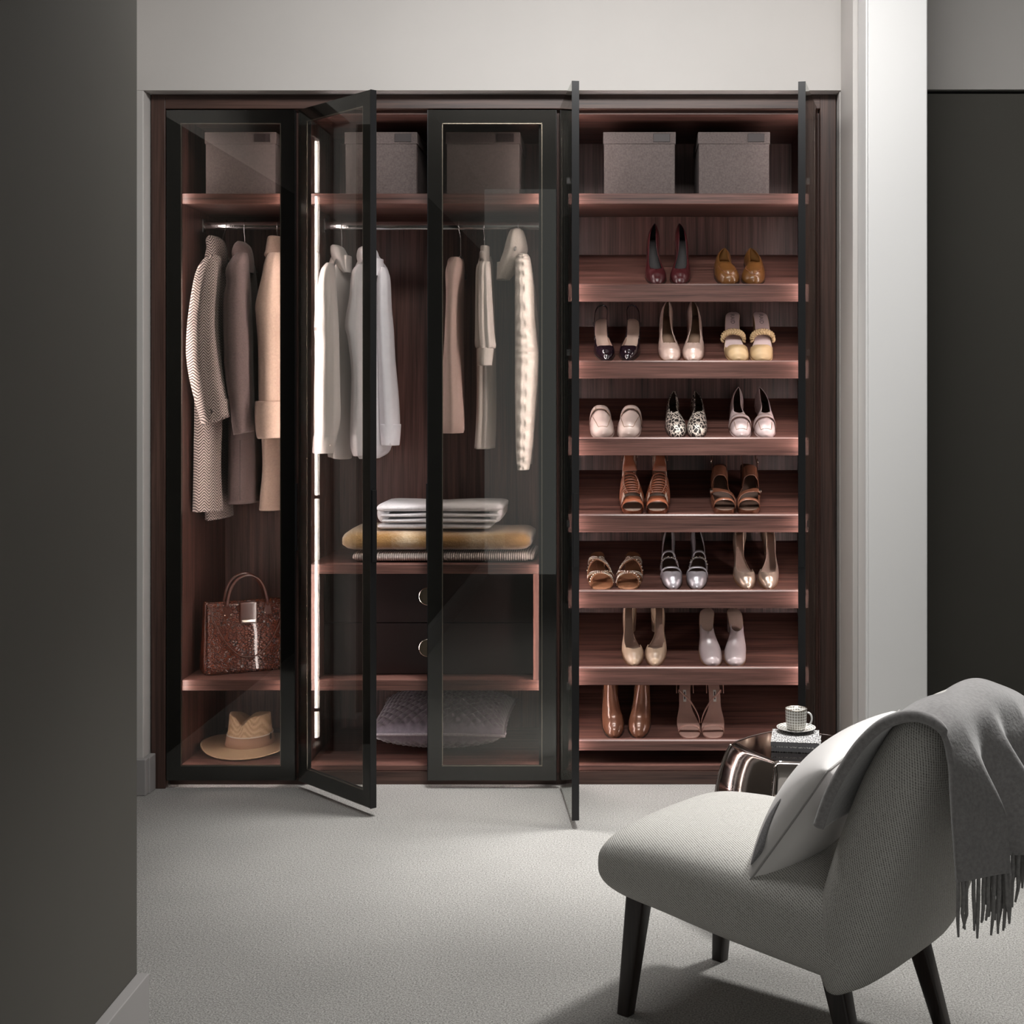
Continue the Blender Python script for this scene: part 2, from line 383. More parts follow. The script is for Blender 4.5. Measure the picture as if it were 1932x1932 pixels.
def rings(R, closed_ring=True, cap0=False, cap1=False):
    """stack of rings of equal length -> quads"""
    V = [tuple(p) for r in R for p in r]; n = len(R[0]); F = []
    for i in range(len(R) - 1):
        for j in range(n if closed_ring else n - 1):
            k = (j + 1) % n; F.append([i * n + j, i * n + k, (i + 1) * n + k, (i + 1) * n + j])
    if cap0: F.append(list(range(n))[::-1])
    if cap1: F.append([(len(R) - 1) * n + j for j in range(n)])
    return V, F
def tube(path, r, n=8, caps=True, closed=False):
    P = [Vector(p) for p in path]; m = len(P); R = []; up = None
    for i, p in enumerate(P):
        if closed: t = P[(i + 1) % m] - P[i - 1]
        else: t = P[min(i + 1, m - 1)] - P[max(i - 1, 0)]
        t.normalize()
        if up is None:
            a = Vector((0, 0, 1)) if abs(t.z) < 0.9 else Vector((1, 0, 0)); up = (a - t * a.dot(t)).normalized()
        else: up = (up - t * up.dot(t)).normalized()
        s = t.cross(up); rr = r[i] if isinstance(r, (list, tuple)) else r
        R.append([p + (up * math.cos(2 * PI * k / n) + s * math.sin(2 * PI * k / n)) * rr for k in range(n)])
    if closed: R.append(R[0]); return rings(R)
    return rings(R, cap0=caps, cap1=caps)
def ribbon(path, sides, width, thick):
    """flat strip: path points, side vectors (width direction)"""
    P = [Vector(p) for p in path]; m = len(P); R = []
    for i, p in enumerate(P):
        t = (P[min(i + 1, m - 1)] - P[max(i - 1, 0)]).normalized()
        s = Vector(sides[i]); s = (s - t * s.dot(t)).normalized(); n = t.cross(s)
        w = (width[i] if isinstance(width, (list, tuple)) else width) / 2; h = thick / 2
        R.append([p + s * w * 0.8 + n * h, p + s * w + n * 0, p + s * w * 0.8 - n * h, p - s * w * 0.8 - n * h, p - s * w, p - s * w * 0.8 + n * h])
    return rings(R, cap0=True, cap1=True)
def lathe(prof, c=(0, 0, 0), n=32, ex=1.0, ey=1.0):
    R = [[(c[0] + r * ex * math.cos(2 * PI * k / n), c[1] + r * ey * math.sin(2 * PI * k / n), c[2] + z) for k in range(n)] for r, z in prof]
    return rings(R)
def sgnpow(v, e): return math.copysign(abs(v) ** e, v)
def grid(f, nu, nv):
    V = [tuple(f(i / (nu - 1), j / (nv - 1))) for i in range(nu) for j in range(nv)]
    F = [[i * nv + j, (i + 1) * nv + j, (i + 1) * nv + j + 1, i * nv + j + 1] for i in range(nu - 1) for j in range(nv - 1)]
    return V, F
def icos(points, r, sub=1):
    bm = bmesh.new(); bmesh.ops.create_icosphere(bm, subdivisions=sub, radius=1); bm.verts.index_update()
    bv = [v.co.copy() for v in bm.verts]; bf = [[v.index for v in f.verts] for f in bm.faces]; bm.free()
    V, F = [], []
    for p in points:
        n = len(V); V += [tuple(Vector(p) + v * r) for v in bv]; F += [[i + n for i in f] for f in bf]
    return V, F

# ------------------------------------------------------------------ the room
def struct(name, vf, m, parent=None, smooth=False):
    o = mk(name, vf, m, parent, smooth=smooth)
    if parent is None: o['kind'] = 'structure'
    return o
SPLIT = 2.29                                                     # dark paint below, pale above
struct('floor', box(-1.9, 2.5, -5.3, 0.7, -0.06, 0.0), 'carpet')
struct('ceiling', box(-1.9, 2.5, -5.3, 0.7, 2.75, 2.80), 'ceiling')
struct('wall_back', box(-1.75, 0.7225, -0.06, 0.70, 2.2765, 2.75), 'wall_pale')
struct('wall_back_left', box(-1.75, -1.5505, -0.06, 0.62, 0, 2.2765, 0.003), 'wall_pale')
struct('wall_back_right', box(0.7025, 0.7225, -0.05, 0.62, 0, 2.2765), 'wall_pale')
struct('wall_rear', box(-1.5505, 0.7025, 0.60, 0.64, 0, 2.2765), 'wall_dark')
struct('wall_left', box(-1.76, -1.64, -5.3, -0.06, 0, SPLIT), 'wall_dark')
struct('wall_left_upper', box(-1.76, -1.64, -5.3, -0.06, SPLIT, 2.75), 'wall_pale')
# stub wall close to the camera on the left
struct('wall_front_left', box(-1.11, -0.987, -5.3, -1.71, 0, SPLIT, 0.002), 'wall_dark')
struct('wall_front_left_upper', box(-1.11, -0.987, -5.3, -1.71, SPLIT, 2.75), 'wall_pale')
struct('baseboard_front_left', box(-0.987, -0.962, -5.3, -1.71, 0, 0.12, 0.002), 'base')
struct('baseboard_back_left', join(box(-1.64, -1.535, -0.084, -0.06, 0, 0.118, 0.003), box(-1.5505, -1.5300, -0.06, -0.002, 0, 0.118, 0.003)), 'base')
# white pier right of the wardrobe
PF = -0.45
pier = struct('wall_pier', box(0.7225, 0.899, PF, 0.64, 0, 2.75, 0.004), 'wall_white')
struct('casing', box(0.7055, 0.7225, PF + 0.16, -0.001, 0, 2.75, 0.003), 'wall_pale', pier)
struct('edge_bead', box(0.7165, 0.7235, PF - 0.003, PF + 0.018, 0, 2.75, 0.003), 'wall_white', pier)
# dark wall to the right of the pier, pale band above
struct('wall_right', box(0.899, 2.4, 0.0, 0.12, 0, SPLIT - 0.012), 'wall_dark')
struct('wall_right_upper', box(0.899, 2.4, -0.012, 0.12, SPLIT, 2.75), 'wall_pale')
struct('shadow_gap_strip', box(0.899, 2.4, 0.02, 0.12, SPLIT - 0.012, SPLIT), 'gap_shade')  # near-black strip painted as the shade inside the shadow gap
struct('baseboard_right', box(0.899, 2.4, -0.022, 0.0, 0, 0.118, 0.003), 'base')
struct('wall_far_right', box(2.4, 2.5, -5.3, 0.7, 0, 2.75), 'wall_dark')

# ------------------------------------------------------------------ wardrobe: surround and three units
YB = 0.57
sur = thing('wardrobe_surround', 'walnut frame and plinth running round the whole built-in wardrobe', 'frame', (-0.42, 0.015, 0))
for x0, x1 in ((-1.5465, -1.500), (0.6475, 0.6985)):
    mk('stile', box(x0, x1, 0.0, 0.028, 0, 2.2765, 0.0015), 'wood_frame_z', sur, smooth=False)
mk('header', box(-1.500, 0.6475, 0.0, 0.028, 2.2295, 2.2765, 0.0015), 'wood_frame_x', sur, smooth=False)
mk('plinth', box(-1.500, 0.6475, 0.05, 0.07, 0, 0.043), 'wood_frame_x', sur, smooth=False)
mk('side_filler', box(0.6452, 0.6475, 0.03, 0.06, 0.06, 2.22), 'wood_frame_z', sur, smooth=False)

Z_TOP, Z_BOT = 2.217, 0.062
DOOR_T, DOOR_Z0, DOOR_Z1, DOOR_W = 0.022, 0.026, 2.226, 0.4222
def led(unit, x, face):
    """vertical light strip at the front of a side panel; face = +1 shines to +x"""
    x1 = x + face * 0.004
    st = mk('led_strip', box(min(x, x1), max(x, x1), 0.0385, 0.0485, Z_BOT + 0.004, Z_TOP - 0.02), 'led', unit, smooth=False)
    xp = x + face * 0.009
    mk('led_profile', box(min(x, xp), max(x, xp), 0.031, 0.0365, Z_BOT, Z_TOP), 'black', unit, smooth=False)
    for z in (0.16, 0.92, 1.52, 2.0):
        xc = x + face * 0.006
        mk('clip', box(min(x, xc), max(x, xc), 0.037, 0.050, z, z + 0.012), 'black', st, smooth=False)
def door(unit, hinge_x, sign, ang, label, pull=True):
    """sign=+1: hinge on the left edge, door extends to +x; opens towards the camera by ang degrees"""
    d_root = bpy.data.objects.new('door', None); COL.objects.link(d_root)
    uo = origin_of(unit)
    d_root.parent = unit; d_root.location = (hinge_x - uo.x, -uo.y, -uo.z); d_root.rotation_euler = (0, 0, -sign * math.radians(ang))
    d_root['label'] = label
    def bx(a, b, *r): return box(min(sign * a, sign * b), max(sign * a, sign * b), *r)
    w, f = DOOR_W, 0.047
    y0, y1 = 0.005, DOOR_T
    fr = join(bx(0, f, y0, y1, DOOR_Z0, DOOR_Z1), bx(w - f, w, y0, y1, DOOR_Z0, DOOR_Z1), bx(f, w - f, y0, y1, DOOR_Z0, DOOR_Z0 + f), bx(f, w - f, y0, y1, DOOR_Z1 - f + 0.004, DOOR_Z1))
    mk('door_frame', fr, 'black', d_root, smooth=False, world=False)
    mk('edge_strip', bx(w, w + 0.0012, 0.0, y1, DOOR_Z0, DOOR_Z1), 'black', d_root, smooth=False, world=False)
    mk('glass_pane', bx(0.001, w - 0.001, 0.0, 0.004, DOOR_Z0 + 0.001, DOOR_Z1 - 0.001), 'glass', d_root, smooth=False, world=False)
    i0, i1, za, zb, t = f - 0.0005, w - f + 0.0005, DOOR_Z0 + f, DOOR_Z1 - f + 0.004, 0.0028
    inl = join(bx(i0, i0 + t, 0.0048, 0.0075, za, zb), bx(i1 - t, i1, 0.0048, 0.0075, za, zb), bx(i0, i1, 0.0048, 0.0075, za - 0.0005, za + t), bx(i0, i1, 0.0048, 0.0075, zb - t, zb + 0.0005))
    mk('inlay', inl, 'gold', d_root, smooth=False, world=False)
    if pull: mk('pull', bx(w + 0.0012, w + 0.006, 0.004, y1 - 0.002, 0.78, 1.0), 'black', d_root, smooth=False, world=False)
    for z in (0.33, 0.86, 1.42, 1.98):
        mk('hinge', bx(0.002, 0.03, y1, y1 + 0.012, z, z + 0.02), 'steel', d_root, smooth=False, world=False)
    return d_root
def unit(name, label, x0, xi0, xi1, x1):
    u = thing(name, label, 'wardrobe', ((x0 + x1) / 2, 0.3, 0))
    mk('side_panel', box(x0, xi0, 0.03, YB, 0.045, Z_TOP + 0.03), 'wood_z', u, smooth=False)
    mk('side_panel', box(xi1, x1, 0.03, YB, 0.045, Z_TOP + 0.03), 'wood_z', u, smooth=False)
    mk('top_panel', box(xi0, xi1, 0.03, YB, Z_TOP, Z_TOP + 0.03), 'wood_x', u, smooth=False)
    mk('bottom_panel', box(xi0, xi1, 0.055, YB, 0.044, Z_BOT, 0.0015), 'wood_x', u, smooth=False)
    mk('back_panel', box(xi0, xi1, YB, YB + 0.015, 0.045, Z_TOP + 0.03), 'wood_z', u, smooth=False)
    led(u, xi0, 1); led(u, xi1, -1)
    return u
def shelf(u, xi0, xi1, zb, zt, name='shelf'):
    return mk(name, box(xi0 + 0.0005, xi1 - 0.0005, 0.07, YB, zb, zt, 0.002), 'wood_x', u, smooth=False)
A0, A1, B0, B1, C0, C1 = -1.468, -1.115, -1.0446, -0.268, -0.189, 0.623
uA = unit('wardrobe_unit', 'narrow left wardrobe section with coats, handbag and hat behind a closed glass door', -1.4985, A0, A1, -1.0805)
uB = unit('wardrobe_unit', 'middle wardrobe section with shirts, blankets and drawers, one glass door ajar', -1.0795, B0, B1, -0.2145)
uC = unit('wardrobe_unit', 'wide right wardrobe section full of shoe shelves with both doors open', -0.2135, C0, C1, 0.645)
shelf(uA, A0, A1, 1.9264, 1.9617); shelf(uA, A0, A1, 0.3066, 0.342)
shelf(uB, B0, B1, 1.9264, 1.9617); shelf(uB, B0, B1, 0.3066, 0.342); shelf(uB, B0, B1, 0.695, 0.7265)
shelf(uC, C0, C1, 1.9264, 1.9617)
# drawers
for x0, x1 in ((B0 + 0.0005, B0 + 0.030), (B1 - 0.030, B1 - 0.0005)):
    mk('drawer_divider', box(x0, x1, 0.071, YB, 0.3425, 0.6945), 'wood_z', uB, smooth=False)
for za, zb in ((0.3445, 0.5165), (0.5195, 0.6915)):
    dr = mk('drawer', box(B0 + 0.032, B1 - 0.032, 0.155, 0.52, za, zb, 0.0015), 'drawer', uB, smooth=False)
    cz = (za + zb) / 2 + 0.003; cx = X(807, 0.15)
    def disc(prof): return rings([[(cx + r * math.cos(2 * PI * k / 32), y, cz + r * math.sin(2 * PI * k / 32)) for k in range(32)] for r, y in prof])
    mk('round_pull', disc(((0.027, 0.1555), (0.030, 0.1545), (0.030, 0.148), (0.0285, 0.147), (0.0278, 0.148), (0.0278, 0.1555))), 'gold', dr, auto=40)
    mk('pull_face', disc(((0.0277, 0.1545), (0.0277, 0.1495), (0.0005, 0.1490))), 'pull_face', dr, auto=40)
# clothes rails
RY, RZ = 0.30, 1.882
for u, a, b in ((uA, A0, A1), (uB, B0, B1)):
    pr = [[(x, RY + 0.009 * math.cos(2 * PI * k / 16), RZ + 0.015 * math.sin(2 * PI * k / 16)) for k in range(16)] for x in np.linspace(a + 0.002, b - 0.002, 8)]
    rl = mk('hanging_rail', rings(pr, cap0=True, cap1=True), 'chrome', u, auto=40)
    for s, x in ((1, a), (-1, b)): mk('rail_bracket', box(min(x, x + s * 0.006), max(x, x + s * 0.006), RY - 0.016, RY + 0.016, RZ - 0.024, RZ + 0.024, 0.002), 'chrome', rl, smooth=False)
# shoe shelves
SHOE_BACK, SLOPE_RISE, SH_Y0 = 0.40, 0.128, 0.072
mk('false_back', box(C0, C1, SHOE_BACK, SHOE_BACK + 0.012, Z_BOT, 1.926), 'wood_z', uC, smooth=False)
SHELF_PY = [535, 680, 825, 970, 1113, 1258, 1395]
SHELF_Z = [Z(p, SH_Y0) for p in SHELF_PY]
LIPB, DROP = SH_Y0 + 0.016, 0.013                                # back of the lip; board lies below the lip's top edge
SL = math.atan2(SLOPE_RISE + DROP, SHOE_BACK - LIPB)
for zf in SHELF_Z:
    V = []
    zr = zf + SLOPE_RISE
    for x in (C0 + 0.0006, C1 - 0.0006):
        V += [(x, LIPB, zf - DROP), (x, SHOE_BACK - 0.0005, zr), (x, SHOE_BACK - 0.0005, zr - 0.02), (x, LIPB, zf - DROP - 0.02)]
    ss = mk('shoe_shelf', (V, [[0, 1, 2, 3], [7, 6, 5, 4], [0, 4, 5, 1], [3, 2, 6, 7], [0, 3, 7, 4], [1, 5, 6, 2]]), 'wood_x', uC, smooth=False, recalc=True)
    lip = 0.060 if zf > 0.2 else 0.036
    prof = [(LIPB, zf), (SH_Y0 + 0.001, zf - 0.0005), (SH_Y0 - 0.003, zf - 0.005), (SH_Y0 - 0.003, zf - lip), (LIPB, zf - lip)]
    R = [[(x, y, z) for y, z in prof] for x in (C0 + 0.0006, C1 - 0.0006)]
    mk('front_lip', rings(R, cap0=True, cap1=True), 'wood_x', ss, smooth=False, recalc=True)
# doors
door(uA, -1.4975, 1, 0, 'closed smoked glass door in a black frame')
door(uB, -1.0655, 1, 46, 'smoked glass door standing ajar')
door(uB, -0.2175, -1, 0, 'closed smoked glass door in a black frame')
door(uC, -0.2105, 1, 82, 'open smoked glass door seen nearly edge on')
door(uC, 0.6395, -1, 77, 'open smoked glass door seen nearly edge on')

# ------------------------------------------------------------------ storage boxes
def storage_box(pl, pr, y, label, group):
    x0, x1 = X(pl, y), X(pr, y); z0 = 1.962; z1 = Z(249, y); cx = (x0 + x1) / 2; d = 0.30
    t = thing('storage_box', label, 'box', (cx, y + d / 2, z0), group=group)
    mk('box_body', box(x0 + 0.003, x1 - 0.003, y + 0.003, y + d - 0.003, z0, z1 - 0.02, 0.002), 'box_linen', t, smooth=False)
    ld = mk('lid', box(x0, x1, y, y + d, z1 - 0.040, z1, 0.002), 'box_linen', t, smooth=False)
    a = x0 + (x1 - x0) * 0.69; b = x0 + (x1 - x0) * 0.92
    mk('label_holder', box(a, b, y - 0.003, y + 0.001, z1 - 0.034, z1 - 0.006, 0.001), 'box_tag', ld, smooth=False)
G = 'linen storage boxes on the top shelves'
storage_box(386, 521, 0.12, 'taupe linen storage box with lid on the top shelf above the hanging coats', G)
storage_box(650, 787, 0.12, 'taupe linen storage box with lid above the shirts, partly behind the ajar door', G)
storage_box(841, 981, 0.12, 'taupe linen storage box with lid dimly seen behind the closed middle glass door', G)
storage_box(1138, 1275, 0.12, 'taupe linen storage box above the shoes, left of the two in that section', G)
storage_box(1317, 1453, 0.12, 'taupe linen storage box above the shoes, right of the two in that section', G)

# ------------------------------------------------------------------ clothes
def loft_px(rows, yc, ry=0.05, n=28, m=44, amp=0.06, k=5, ph=0.0, ex=1.0, slant=0.0, yaw=0.0, cap_top=True, bottom_lip=True, disp=None):
    """rows (py, left px, right px [, ry [, yc]]) -> tube of cloth with soft vertical folds"""
    rr = [(r[0], r[1], r[2], r[3] if len(r) > 3 else ry, r[4] if len(r) > 4 else yc) for r in rows]
    R = []; sm = catmull(rr, m)
    for i, (py, xl, xr, yy, yd) in enumerate(sm):
        t = i / (m - 1); cx = X((xl + xr) / 2, yd); rx = max(0.002, (xr - xl) / 2 * (yd - CAMY) / FPX); z = Z(py, yd); ring = []
        for j in range(n):
            a = 2 * PI * j / n
            f = 1 + amp * (0.35 + 0.65 * t) * math.sin(k * a + ph + 1.5 * math.sin(2.3 * t + ph)) * abs(math.sin(a + 0.4)) + amp * 0.5 * math.sin((k + 4) * a - ph * 2 + 3 * t)
            dx = rx * sgnpow(math.cos(a), ex) * f; dy = yy * sgnpow(math.sin(a), ex) * f
            if disp: dd = disp(a, t); dx += dd * math.cos(a); dy += dd * math.sin(a)
            if yaw: dx, dy = dx * 1.0 + dy * math.tan(yaw) * 0.5, dy
            ring.append((cx + dx, yd + dy, z + slant * dx * t ** 6))
        R.append(ring)
    if bottom_lip:
        last = R[-1]; c = np.mean(np.array(last), axis=0)
        R.append([tuple(lerp(np.array(p), np.array((c[0], c[1], p[2])), 0.06) + np.array((0, 0, 0.002))) for p in last])
        R.append([tuple(lerp(np.array(p), np.array((c[0], c[1], p[2])), 0.10) + np.array((0, 0, 0.06))) for p in last])
    V, F = rings(R, cap0=cap_top)
    return V, F
def hanger(px, label, group='slim metal hangers on the clothes rails', ptop=426, pbot=470, lean=0.0):
    x = X(px, RY); t = thing('hanger', label, 'hanger', (x, RY, RZ), group=group)
    zb = Z(pbot, RY); r = 0.0178
    path = [(x, RY + r * math.cos(a), RZ + 0.0 + r * math.sin(a)) for a in np.linspace(-0.5, PI, 12)]
    path = [(x, RY + 0.011 * math.cos(a), RZ + 0.0185 * math.sin(a)) for a in np.linspace(-0.6, PI + 0.2, 14)]
    path += [(x + lean * 0.3, RY - 0.010, RZ - 0.022), (x + lean * 0.8, RY - 0.003, RZ - 0.034), (x + lean, RY, RZ - 0.046), (x + lean, RY, zb)]
    mk('hook', tube(path, 0.0018, 8), 'chrome', t)
    sh = [(x + lean, RY + s * 0.15, zb - 0.065 * abs(s) ** 1.4) for s in np.linspace(-1, 1, 15)]
    mk('shoulder_bar', tube(sh, 0.004, 8), 'steel', t)
    return t
GC = 'coats hanging in the left section'
# herringbone coat
hanger(428, 'metal hanger holding the herringbone coat', lean=-0.015, pbot=478)
c = thing('coat', 'herringbone tweed coat hanging next to the left side panel', 'coat', (X(408, 0.3), RY, Z(470, 0.3)), group=GC)
mk('coat_body', loft_px([(478, 402, 424, 0.04), (492, 398, 424, 0.09), (520, 396, 426, 0.12), (600, 395, 428, 0.13), (720, 395, 430, 0.13), (850, 394, 430, 0.12), (930, 394, 432, 0.12), (976, 394, 434, 0.12)], 0.35, n=36, amp=0.05, k=4, slant=0.06), 'herring', c)
mk('front_panel', loft_px([(560, 378, 412, 0.02), (700, 368, 418, 0.035), (800, 367, 418, 0.04), (880, 366, 416, 0.045), (964, 364, 420, 0.045)], 0.175, n=28, amp=0.05, k=3, slant=0.05), 'herring', c)
mk('sleeve', loft_px([(483, 398, 414, 0.03), (492, 385, 415, 0.045), (512, 373, 414, 0.052), (540, 366, 413, 0.055), (600, 357, 409, 0.054), (650, 353, 411, 0.05), (680, 354, 414, 0.05), (720, 360, 419, 0.046), (760, 370, 426, 0.044), (795, 381, 431, 0.042)], 0.105, n=32, amp=0.10, k=3, ph=0.9, slant=0.35), 'herring', c)
mk('collar', loft_px([(447, 397, 412, 0.05), (455, 392, 421, 0.07), (470, 394, 425, 0.08), (490, 392, 424, 0.09), (505, 398, 420, 0.08)], 0.27, n=28, amp=0.03, k=2), 'herring', c)
bt = X(400, 0.09)
bo = mk('button', lathe([(0.0001, 0), (0.009, 0), (0.0105, 0.0015), (0.0095, 0.004), (0.006, 0.0045), (0.005, 0.003), (0.0001, 0.003)], (0, 0, 0), 20), 'button', c, world=False)
bo.location = Vector((bt, 0.0655, Z(777, 0.065))) - c.location; bo.rotation_euler = (PI / 2, 0, 0.1)
# mauve-brown coat
hanger(462, 'metal hanger holding the mauve-brown wool coat', pbot=472)
c = thing('coat', 'plain mauve-brown wool coat hanging between the herringbone and camel coats', 'coat', (X(460, 0.3), RY, Z(470, 0.3)), group=GC)
mk('coat_body', loft_px([(485, 446, 472, 0.05), (500, 443, 474, 0.10), (540, 441, 478, 0.12), (650, 440, 482, 0.13), (780, 440, 486, 0.13), (860, 439, 489, 0.13), (946, 437, 492, 0.13)], 0.34, n=32, amp=0.03, k=3, ex=0.85), 'brown_wool', c)
mk('sleeve', loft_px([(478, 448, 466, 0.03), (490, 438, 468, 0.05), (512, 428, 469, 0.065), (535, 430, 471, 0.066), (560, 424, 472, 0.066), (620, 423, 475, 0.064), (700, 425, 476, 0.056), (760, 432, 478, 0.052), (800, 438, 478, 0.048), (817, 441, 478, 0.046)], 0.145, n=30, amp=0.05, k=3, ph=2.0, slant=0.2), 'brown_wool', c)
mk('collar', loft_px([(457, 450, 462, 0.04), (465, 445, 470, 0.07), (480, 442, 474, 0.085), (498, 446, 476, 0.08), (515, 455, 474, 0.07)], 0.25, n=28, amp=0.02, k=2), 'brown_wool', c)
mk('seam', tube([(X(452, 0.20), 0.205, Z(p, 0.2)) for p in (830, 870, 910, 944)], 0.0012, 6), 'button', c)
# camel coat
hanger(524, 'metal hanger holding the camel coat', pbot=462)
c = thing('coat', 'camel wool coat with a wide turned-back cuff beside the door frame', 'coat', (X(520, 0.3), RY, Z(465, 0.3)), group=GC)
mk('coat_body', loft_px([(480, 506, 540, 0.05), (510, 500, 548, 0.10), (600, 494, 550, 0.13), (760, 496, 552, 0.13), (870, 501, 553, 0.13), (930, 496, 553, 0.13), (958, 493, 554, 0.13)], 0.34, n=32, amp=0.04, k=3), 'camel_wool', c)
mk('sleeve', loft_px([(478, 508, 536, 0.035), (495, 501, 540, 0.06), (530, 494, 543, 0.07), (575, 483, 545, 0.072), (600, 484, 546, 0.07), (650, 488, 546, 0.066), (720, 488, 547, 0.064), (790, 488, 547, 0.062)], 0.150, n=30, amp=0.06, k=3, ph=1.2), 'camel_wool', c)
mk('cuff', loft_px([(757, 486, 549, 0.066), (760, 482, 551, 0.072), (790, 482, 551, 0.074), (820, 485, 550, 0.072), (826, 488, 549, 0.068)], 0.150, n=30, m=16, amp=0.02, k=3, slant=0.06), 'camel_wool', c)
mk('collar', loft_px([(448, 510, 534, 0.06), (452, 507, 538, 0.07), (475, 504, 542, 0.085), (484, 502, 546, 0.09), (495, 512, 544, 0.08)], 0.26, n=28, amp=0.02, k=2), 'camel_wool', c)
# shirts
GS = 'pale tops hanging in the middle section'
hanger(645, 'metal hanger holding the cream silk shirt', pbot=478)
c = thing('shirt', 'cream silk shirt hanging behind the ajar glass door, left of the white shirt', 'shirt', (X(640, 0.3), RY, Z(480, 0.3)), group=GS)
mk('shirt_body', loft_px([(478, 632, 652, 0.04), (492, 626, 658, 0.09), (520, 623, 660, 0.12), (620, 622, 661, 0.13), (760, 622, 662, 0.13), (830, 622, 662, 0.13), (862, 624, 660, 0.12)], 0.33, n=36, amp=0.05, k=5, slant=-0.2), 'cream_silk', c)
mk('sleeve', loft_px([(497, 616, 628, 0.03), (510, 607, 631, 0.05), (540, 601, 633, 0.058), (600, 595, 637, 0.05), (618, 594, 638, 0.05), (660, 597, 639, 0.05), (720, 594, 640, 0.05), (790, 593, 641, 0.05), (825, 593, 634, 0.042), (852, 592, 628, 0.038)], 0.115, n=32, amp=0.07, k=4, ph=0.5, slant=-0.1), 'cream_silk', c)
mk('collar', loft_px([(463, 627, 640, 0.03), (468, 625, 648, 0.055), (482, 626, 655, 0.065), (500, 634, 660, 0.06), (516, 650, 663, 0.05)], 0.27, n=24, amp=0.02, k=2), 'cream_silk', c)
mk('cuff', loft_px([(822, 592, 634, 0.043), (826, 591, 635, 0.044), (850, 590, 630, 0.041), (855, 591, 629, 0.039)], 0.115, n=28, m=12, amp=0.02, k=3), 'cream_silk', c)
mk('button', icos([(X(626, 0.1), 0.080, Z(840, 0.1))], 0.0035), 'ribbon', c)
hanger(694, 'metal hanger holding the white cotton shirt', pbot=480)
c = thing('shirt', 'white cotton shirt hanging half behind the ajar door edge', 'shirt', (X(702, 0.3), RY, Z(480, 0.3)), group=GS)
mk('shirt_body', loft_px([(480, 684, 712, 0.04), (495, 676, 722, 0.08), (520, 670, 733, 0.10), (600, 668, 738, 0.11), (720, 668, 742, 0.11), (800, 668, 742, 0.11), (848, 672, 736, 0.10), (864, 680, 716, 0.09)], 0.32, n=36, amp=0.05, k=5), 'white_cotton', c)
mk('sleeve', loft_px([(500, 674, 690, 0.03), (516, 664, 692, 0.045), (560, 660, 690, 0.05), (612, 651, 690, 0.05), (640, 657, 690, 0.05), (700, 664, 692, 0.05), (780, 663, 692, 0.048), (840, 663, 690, 0.045), (860, 668, 688, 0.04)], 0.17, n=28, amp=0.09, k=4, ph=1.4), 'white_cotton', c)
mk('sleeve', loft_px([(505, 718, 728, 0.025), (525, 712, 736, 0.045), (580, 712, 739, 0.05), (625, 712, 743, 0.05), (680, 714, 746, 0.05), (750, 716, 752, 0.05), (800, 718, 754, 0.048), (838, 720, 752, 0.042)], 0.235, n=28, amp=0.07, k=4, ph=2.4), 'white_cotton', c)
mk('collar', loft_px([(466, 682, 700, 0.03), (472, 676, 710, 0.055), (488, 674, 716, 0.06), (506, 682, 722, 0.055), (522, 700, 724, 0.05)], 0.25, n=24, amp=0.02, k=2), 'white_cotton', c)
mk('cuff', loft_px([(800, 718, 755, 0.047), (804, 717, 756, 0.048), (834, 719, 754, 0.045), (840, 720, 753, 0.043)], 0.235, n=28, m=12, amp=0.02, k=3), 'white_cotton', c)
# tops behind the closed middle door
hanger(866, 'metal hanger holding the dusty pink knit top', pbot=484, lean=0.006)
c = thing('knit_top', 'dusty pink knit top hanging leftmost behind the closed middle glass door', 'top', (X(858, 0.3), RY, Z(490, 0.3)), group=GS)
mk('top_body', loft_px([(487, 850, 872, 0.05), (500, 845, 875, 0.10), (560, 846, 874, 0.13), (680, 842, 874, 0.13), (770, 838, 876, 0.13), (812, 836, 876, 0.12)], 0.33, n=32, amp=0.05, k=4), 'pink_knit', c)
mk('sleeve', loft_px([(486, 856, 868, 0.03), (497, 846, 873, 0.05), (515, 841, 872, 0.06), (560, 842, 866, 0.055), (640, 839, 865, 0.055), (700, 836, 869, 0.055), (760, 834, 873, 0.055), (806, 832, 875, 0.055), (817, 833, 873, 0.05)], 0.16, n=30, amp=0.06, k=4, ph=1.0), 'pink_knit', c)
hanger(913, 'metal hanger holding the pale blouse', pbot=478, lean=0.002)
c = thing('blouse', 'pale blouse with gathered cuff hanging between the pink top and cable cardigan', 'blouse', (X(914, 0.3), RY, Z(485, 0.3)), group=GS)
mk('blouse_body', loft_px([(484, 906, 926, 0.05), (510, 902, 930, 0.10), (620, 900, 934, 0.12), (760, 900, 936, 0.12), (845, 896, 934, 0.11)], 0.33, n=32, amp=0.07, k=6), 'pale_blouse', c)
mk('sleeve', loft_px([(494, 904, 924, 0.03), (510, 899, 925, 0.045), (560, 898, 928, 0.05), (620, 898, 931, 0.052), (652, 898, 934, 0.05), (658, 902, 930, 0.042)], 0.16, n=40, amp=0.13, k=7, ph=0.4), 'pale_blouse', c)
mk('cuff', loft_px([(656, 901, 930, 0.044), (660, 900, 931, 0.045), (682, 900, 929, 0.044), (690, 902, 928, 0.042)], 0.16, n=28, m=10, amp=0.02, k=3), 'pale_blouse', c)
mk('collar', loft_px([(474, 907, 921, 0.04), (478, 905, 923, 0.05), (492, 905, 925, 0.055), (498, 906, 925, 0.055)], 0.27, n=24, m=12, amp=0.01, k=2), 'pale_blouse', c)
hanger(978, 'metal hanger holding the cream cable-knit cardigan', pbot=445)
c = thing('cardigan', 'cream cable-knit hooded cardigan hanging rightmost behind the closed middle glass door', 'cardigan', (X(990, 0.3), RY, Z(470, 0.3)), group=GS)
